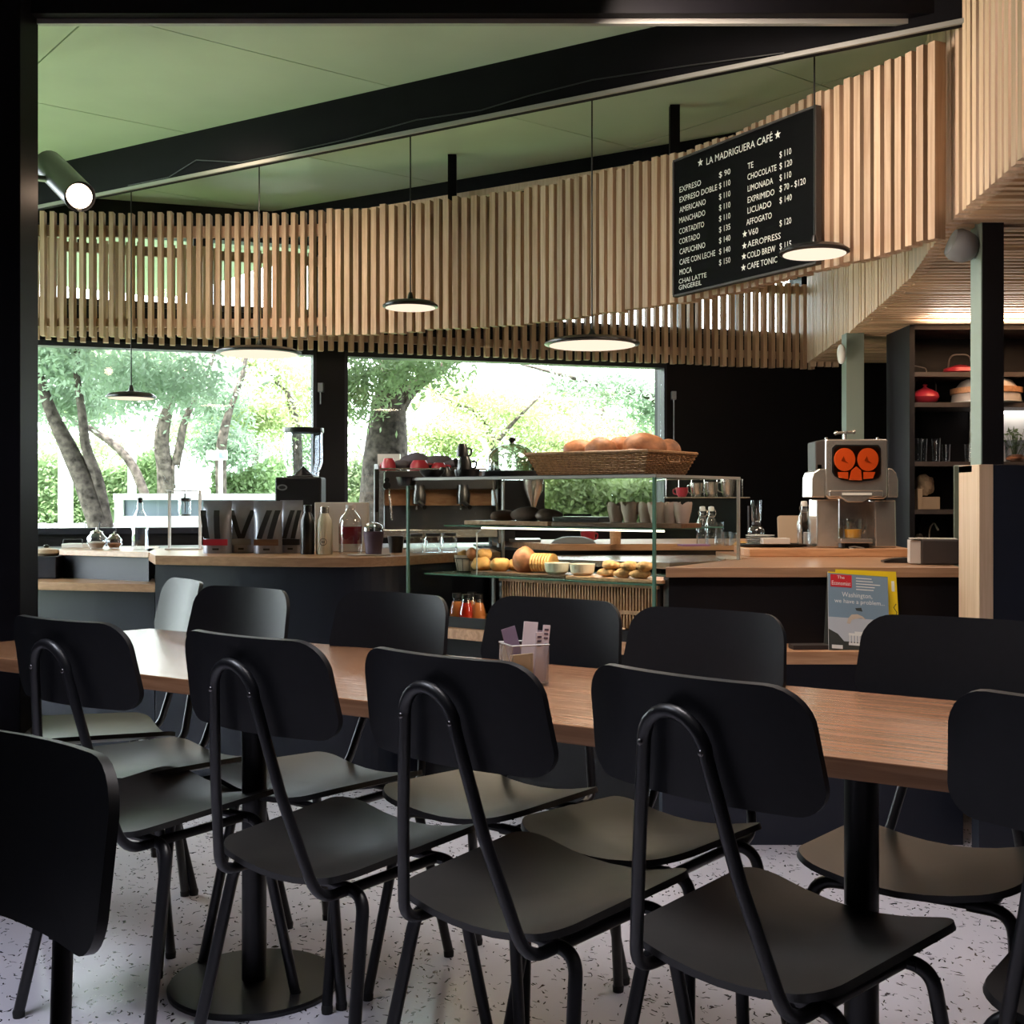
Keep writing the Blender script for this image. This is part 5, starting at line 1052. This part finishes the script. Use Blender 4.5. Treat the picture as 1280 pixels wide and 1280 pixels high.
for i, (x, y, hw, z1, rx, ry, mt, lb) in enumerate(((-.012, -.02, .026, .062, .1, -.05, 'wrapkraft', 'brown kraft sugar sachet at the front left in the glass'), (.0, .015, .016, .118, -.05, -.25, 'wrapdark', 'dark sachet leaning left out of the glass'), (.004, .0, .016, .128, .0, .1, 'wrap', 'wide pale sachet sticking up highest in the glass'), (.016, .012, .014, .110, .05, .16, 'wrapdark', 'dark sachet behind the pale sticks in the glass'), (.022, -.025, .008, .108, .05, .02, 'wrap', 'slim pale printed sugar stick, left of the two'), (.033, -.018, .008, .122, .02, .10, 'wrap', 'slim pale printed sugar stick, right of the two'), (-.015, .025, .022, .075, -.1, .0, 'wrapkraft', 'kraft sachet at the back of the glass'))):
    s_ = MB().box(-hw, hw, -.0015, .0015, 0, z1).build('sugar_sachet', M[mt]); tag(s_, lb, 'sachet', 'sugar sachets in the glass'); p = G @ Vector((x, y, .0065)); s_.location = p; s_.rotation_euler = (rx, ry, .35)
    if mt == 'wrap' and hw < .01:
        for k in range(3): MB().box(-hw*.6, hw*.6, -.0021, -.0016, z1-.03+k*.009, z1-.026+k*.009).build('print', M['purple'], s_)

# ------------------------------------------------------------------ chairs
def make_chair():
    t = thing('dining_chair', 'x', 'chair')
    def seatf(u, v):
        z = .443+.034*(u/.19)**2+.006*(v/.19)
        return Vector((u, v, z)), Vector((-1.88*u, -.03, 1)).normalized()
    ol = []
    for x, y in rrect(.200, .196, .060, 6, .05, .186): ol.append((x, y+.004))
    MB().shell(ol, seatf, .012, 6).build('seat', [M['chair_seat']], t, smooth=True)
    def backf(u, v):
        z = .811+v*.985; y = -.272-v*.17+.036*(u/.2)**2
        return Vector((u, y, z)), Vector((-.36*u*1.0, 1, .14)).normalized()
    MB().shell(rrect(.198, .091, .062, 7, .042, .205), backf, .012, 6).build('backrest', M['chair'], t, smooth=True)
    yb = lambda z: -.218-(z-.45)*.215
    hp_ = [(-.136, .12, .425), (-.136, yb(.44)-.0, .425), (-.090, yb(.62)-.008, .62), (-.056, yb(.79)-.002, .79)]
    arc = [(-.056*math.cos(a), yb(.79+.062*math.sin(a)), .79+.062*math.sin(a)) for a in [math.radians(k*15) for k in range(1, 12)]]
    path = fillet(hp_[:3], .045, 6)+[hp_[3]]+arc+[(-x, y, z) for x, y, z in ([hp_[3]])]+[Vector((-p[0], p[1], p[2])) for p in fillet(hp_[:3], .045, 6)][::-1]
    MB().tube(path, .0105, 10).build('back_frame', M['tube'], t, smooth=True)
    cross = MB().tube([(-.16, .11, .425), (.16, .11, .425)], .009, 8); cross.tube([(-.15, -.13, .425), (.15, -.13, .425)], .009, 8); cross.build('under_frame', M['tube'], t, smooth=True)
    for s_ in (-1, 1):
        for y0, y1 in ((.11, .195), (-.13, -.225)):
            pth = fillet([(s_*.10, y0, .425), (s_*.178, y0+(y1-y0)*.1, .425), (s_*.218, y1, .012)], .06, 8)
            lg = MB().tube(pth, .0122, 10).build('leg', M['tube'], t, smooth=True)
            MB().lathe([(.0125, 0), (.0135, .012), (.012, .018)], (s_*.218, y1, 0), 12).build('foot_cap', M['rubber'], lg, smooth=True)
    for s_ in (-1, 1):
        for z in (.735, .80): MB().blob((s_*(.067 if z < .75 else .054), yb(z)-.011, z), (.005, .003, .005), 1, 0, 8, 6).build('screw_head', M['dsteel'], t, smooth=True)
    return t
G1, G2 = 'near row of black chairs', 'far row of black chairs'
CH = [
 (.440, 1.903, 314.2, 'black near-row chair just left of the right-hand table pedestal, back facing us', G1),
 (.058, 2.137, 319.6, 'black chair in the near row, in front of the sachet glass', G1),
 (-.329, 2.420, 322.8, 'black chair in the near row, seat above the round pedestal base', G1),
 (-.788, 2.726, 325.3, 'black near-row chair at the left end of the table', G1),
 (.903, 1.677, 318.2, 'black near-row chair cut by the right frame edge', G1),
 (.791, 2.293, 147.0, 'black far-row chair at the right, backrest just below the magazines', G2),
 (.276, 2.492, 141.0, 'black far-row chair second from the right, before the glass case corner', G2),
 (-.041, 2.791, 144.7, 'black far-row chair whose back rises behind the sachet glass', G2),
 (-.469, 2.973, 142.7, 'black far-row chair with back in front of the juice bottles', G2),
 (-.909, 3.169, 143.2, 'black far-row chair below the striped coffee bags', G2),
 (-1.230, 3.560, 121.0, 'black chair turned left at the far end of the table, backrest catching light', None),
 (-.672, 1.03, 146.0, 'nearest black chair, large backrest cropped at the lower left', None)]
c0 = make_chair()
for i, (x, y, a, lb, g) in enumerate(CH):
    c = c0 if i == 0 else dup(c0); c.location = (x, y, .0); c.rotation_euler = (0, 0, math.radians(a)); c['label'] = lb
    if g: c['group'] = g
    elif 'group' in c: del c['group']

# ------------------------------------------------------------------ garden outside
gr = MB(); gr.box(-16, 22, 7.2, 40, -.25, -.15); gr.box(-16, -3.45, -6, 7.2, -.25, -.15)
struct(gr.build('ground', M['lawn']))
def tree(name, label, D, polys, crown, leaf, seed, nleaf, size=.055, group=None):
    p0 = polys[0][0]; base = at(p0[0], p0[1], D); t = thing(name, label, 'tree', (base.x, D, -.15), 0, group); o = Vector(t.location)
    for k, pl in enumerate(polys):
        P = [at(x, y, D+dz) for x, y, w_, dz in [(q + (0,))[:4] for q in pl]]; rr_ = [q[2]*D/F/2 for q in pl]
        if k == 0: P = [Vector((P[0].x, D, -.2))]+P; rr_ = [rr_[0]*1.1]+rr_
        fine = []; fr_ = []
        for i in range(len(P)-1):
            for j in range(5): fine.append(cat_rom(P, i+j/5)-o); fr_.append(rr_[i]+(rr_[i+1]-rr_[i])*j/5)
        fine.append(P[-1]-o); fr_.append(rr_[-1]); dr = (P[-1]-P[-2]).normalized()
        for j in (1, 2, 3): fine.append(P[-1]-o+dr*.3*j+Vector((.05*(j-2)**2, .1, .04))*j*.5); fr_.append(rr_[-1]*(1-.3*j)+.004)
        MB().tube(fine, fr_, 14 if k == 0 else 9).build('trunk' if k == 0 else 'branch', M['bark'], t, smooth=True)
    r = random.Random(seed); mb = MB(); vs = []; fs = []
    cl = []
    for (x, y, rx, ry, dd_) in crown:
        c = at(x, y, D+dd_); cl.append((c-o, rx*D/F, ry*D/F))
    for i in range(nleaf):
        c, rx, ry = cl[i % len(cl)]
        # clumps inside each crown mass
        rs2 = random.Random(seed*1000+(i//26)); cc = Vector((max(-1, min(1, rs2.gauss(0, .5)))*rx, max(-1, min(1, rs2.gauss(0, .5)))*rx*.8, max(-1, min(1, rs2.gauss(0, .5)))*ry))
        p = c+cc+Vector((r.gauss(0, .09), r.gauss(0, .09), r.gauss(0, .07)))
        u = Vector((r.uniform(-1, 1), r.uniform(-1, 1), r.uniform(-1, 1))).normalized(); w_ = u.orthogonal().normalized(); s_ = size*r.uniform(.6, 1.3)
        b = len(vs); vs += [tuple(p-u*s_), tuple(p+w_*s_*.38), tuple(p+u*s_), tuple(p-w_*s_*.38)]; fs.append((b, b+1, b+2, b+3))
    ob_ = MB().add(vs, fs).build('foliage', M[leaf], t); ob_['kind'] = 'stuff'; return t
tree('tree', 'leaning forked trunk low in the left window', 8.6, [[(132, 700, 30), (112, 620, 27), (88, 565, 22), (66, 520, 16), (52, 480, 12), (40, 440, 8)], [(134, 660, 17), (122, 600, 15), (108, 560, 13), (103, 520, 11), (96, 470, 8)]], [(120, 460, 110, 26, 0), (90, 500, 60, 18, .4), (200, 480, 70, 24, -.5), (60, 445, 50, 24, .2)], 'leafc', 1, 9000, .030)
tree('tree', 'slanting slim tree behind the forked trunk', 10.3, [[(196, 680, 12), (176, 605, 12), (155, 568, 11), (120, 540, 8), (95, 528, 5)]], [(95, 505, 55, 16, .2), (150, 455, 80, 22, .6)], 'leafb', 2, 3500, .030)
tree('tree', 'pair-trunked tree in the middle of the left window', 11.5, [[(205, 690, 22), (207, 600, 21), (202, 555, 19), (206, 525, 16), (214, 500, 12)], [(214, 610, 12), (224, 560, 11), (230, 530, 9), (240, 505, 7)], [(280, 700, 12), (276, 580, 14), (280, 540, 12), (288, 510, 8)]], [(230, 470, 110, 30, 0), (285, 560, 30, 20, .3), (200, 445, 90, 20, .5), (270, 500, 40, 30, .4)], 'leafc', 3, 9000, .033)
tree('tree', 'light green tree filling the right of the left window', 13, [[(372, 720, 14), (372, 560, 12), (362, 500, 9), (340, 470, 6)]], [(340, 470, 90, 34, 0), (380, 500, 60, 50, .6), (320, 520, 40, 20, -.5), (300, 450, 60, 20, 0)], 'leafa', 4, 9000, .034)
tree('tree', 'thick rough-barked trunk at the left of the right window', 8.7, [[(474, 740, 66), (478, 640, 60), (482, 570, 56), (486, 510, 44), (492, 475, 36), (487, 430, 30), (480, 360, 24)], [(498, 512, 20), (512, 488, 20), (535, 470, 16), (556, 457, 12), (600, 425, 8)]], [(448, 480, 26, 40, -.3), (450, 600, 14, 26, .4), (520, 460, 50, 14, -.4)], 'leafb', 5, 4500, .028)
tree('tree', 'airy yellow-green tree in the middle of the right window', 12, [[(618, 720, 14), (617, 580, 13), (614, 548, 11), (600, 520, 7), (560, 500, 4)], [(616, 560, 7), (640, 530, 5), (665, 505, 3)]], [(580, 500, 75, 34, 0), (640, 520, 70, 34, .6), (560, 550, 60, 20, -.4), (700, 560, 60, 24, .2)], 'leafa', 6, 12000, .030)
tree('tree', 'dark feathery tree at the top right of the right window', 10.5, [[(905, 740, 16), (860, 560, 14), (820, 500, 10), (760, 485, 6), (700, 468, 4), (650, 455, 2.5)]], [(770, 480, 70, 20, 0), (820, 505, 34, 36, .3), (720, 470, 50, 12, .5)], 'leafc', 7, 8000, .028)
tree('tree', 'pale leafy tree behind the bread basket', 14, [[(735, 760, 12), (735, 600, 12), (742, 540, 8), (760, 500, 5)]], [(740, 540, 90, 40, 0), (800, 560, 60, 50, .5), (690, 500, 60, 30, .5)], 'leafa', 8, 9000, .035)
tree('tree', 'far hazy tree behind the grinder hopper', 17, [[(330, 720, 10), (318, 560, 10), (325, 500, 7)]], [(300, 540, 80, 30, 0), (380, 560, 60, 40, 0), (230, 540, 70, 20, 0), (100, 560, 60, 16, 0)], 'leafb', 9, 6000, .042)
def bush(name, label, px0, px1, y0, y1, D, leaf, seed, n):
    a, b = at(px0, y1, D), at(px1, y0, D); t = thing(name, label, 'hedge', ((a.x+b.x)/2, D, -.15)); r = random.Random(seed); vs = []; fs = []
    for i in range(n):
        x = r.uniform(a.x, b.x); y = D+r.uniform(-.35, .35); z = r.uniform(a.z-.1, b.z+.10*math.sin(x*5)+.05); p = Vector((x, y, z))-Vector(t.location); u = Vector((r.uniform(-1, 1), r.uniform(-1, 1), r.uniform(-1, 1))).normalized(); w_ = u.orthogonal().normalized(); s_ = r.uniform(.018, .042)
        k = len(vs); vs += [tuple(p-u*s_), tuple(p+w_*s_*.5), tuple(p+u*s_), tuple(p-w_*s_*.5)]; fs.append((k, k+1, k+2, k+3))
    o = MB().add(vs, fs).build('foliage', M[leaf], t); o['kind'] = 'stuff'
    MB().box(a.x-t.location.x, b.x-t.location.x, -.2, .2, 0, max(.3, a.z+.1)).build('woody_core', M['leafb'], t)
bush('hedge', 'clipped hedge behind the fence in the left window', 20, 145, 580, 655, 12.6, 'leafb', 21, 9000)
bush('hedge', 'hedge between the tree trunks in the left window', 118, 205, 580, 625, 12.2, 'leafb', 22, 7000); bush('hedge', 'hedge patch left of the coffee grinder', 272, 352, 586, 620, 12.2, 'leafb', 23, 7000)
bush('hedge', 'bright leafy shrub seen through the glass case', 655, 835, 590, 670, 9.6, 'leafa', 24, 16000); bush('hedge', 'low shrub at the foot of the thick trunk', 425, 470, 590, 640, 10.5, 'leafb', 25, 2500)
fc = thing('picket_fence', 'pale lilac-grey board fence in front of the left hedge', 'fence', (at(90, 650, 11.5).x, 11.5, -.15))
for k in range(26):
    x = xof(38, 11.5)+k*.062-fc.location.x; piece('picket', M['fence'], fc, (x, 0, .54), (.054, .02, 1.05+.01*(k % 3)))
for z in (.3, .85): piece('rail', M['fence'], fc, (.05, .03, z), (1.7, .03, .06))
gw = thing('garden_wall', 'white garden wall with blue-grey recessed band outside the left window', 'wall', (at(245, 640, 9.4).x, 9.4, -.15)); q0 = xof(143, 9.4)-gw.location.x; q1 = xof(400, 9.4)-gw.location.x; zz = lambda y: zof(y, 9.4)+.15
MB().box(q0, q1, 0, .25, 0, zz(645)).build('base', M['fwhite'], gw); MB().box(q0+.07, q1, .03, .22, zz(645), zz(625)).build('band', M['fblue'], gw); MB().box(q0, q1, -.03, .28, zz(625), zz(617)).build('coping', M['fwhite'], gw); MB().box(q0, q0+.07, 0, .25, zz(645), zz(625)).build('end_pier', M['fwhite'], gw)
single(MB().box(-.05, .05, -.05, .05, 0, 2.0), 'white_post', M['fwhite'], 'sunlit white post in front of the picket fence', 'post', (xof(82, 10.8), 10.8, -.15), smooth=False); single(MB().box(-.03, .03, -.03, .03, 0, 1.9), 'thin_post', M['fwhite'], 'thin sunlit post behind the slanting tree', 'post', (xof(165, 10.6), 10.6, -.15), smooth=False)
sg = thing('street_sign', 'small pale sign with teal corner on a pole in the garden', 'sign', (xof(271, 11), 11, -.15)); MB().box(-.095, .095, -.01, .01, zof(575, 11)+.15, zof(563, 11)+.15).build('panel', M['fwhite'], sg); MB().box(.02, .09, -.013, -.0105, zof(573, 11)+.15, zof(565, 11)+.15).build('teal_mark', M['teal'], sg); MB().tube([(.03, .02, 0), (.03, .02, zof(564, 11)+.15)], .02, 8).build('pole', M['fwhite'], sg)
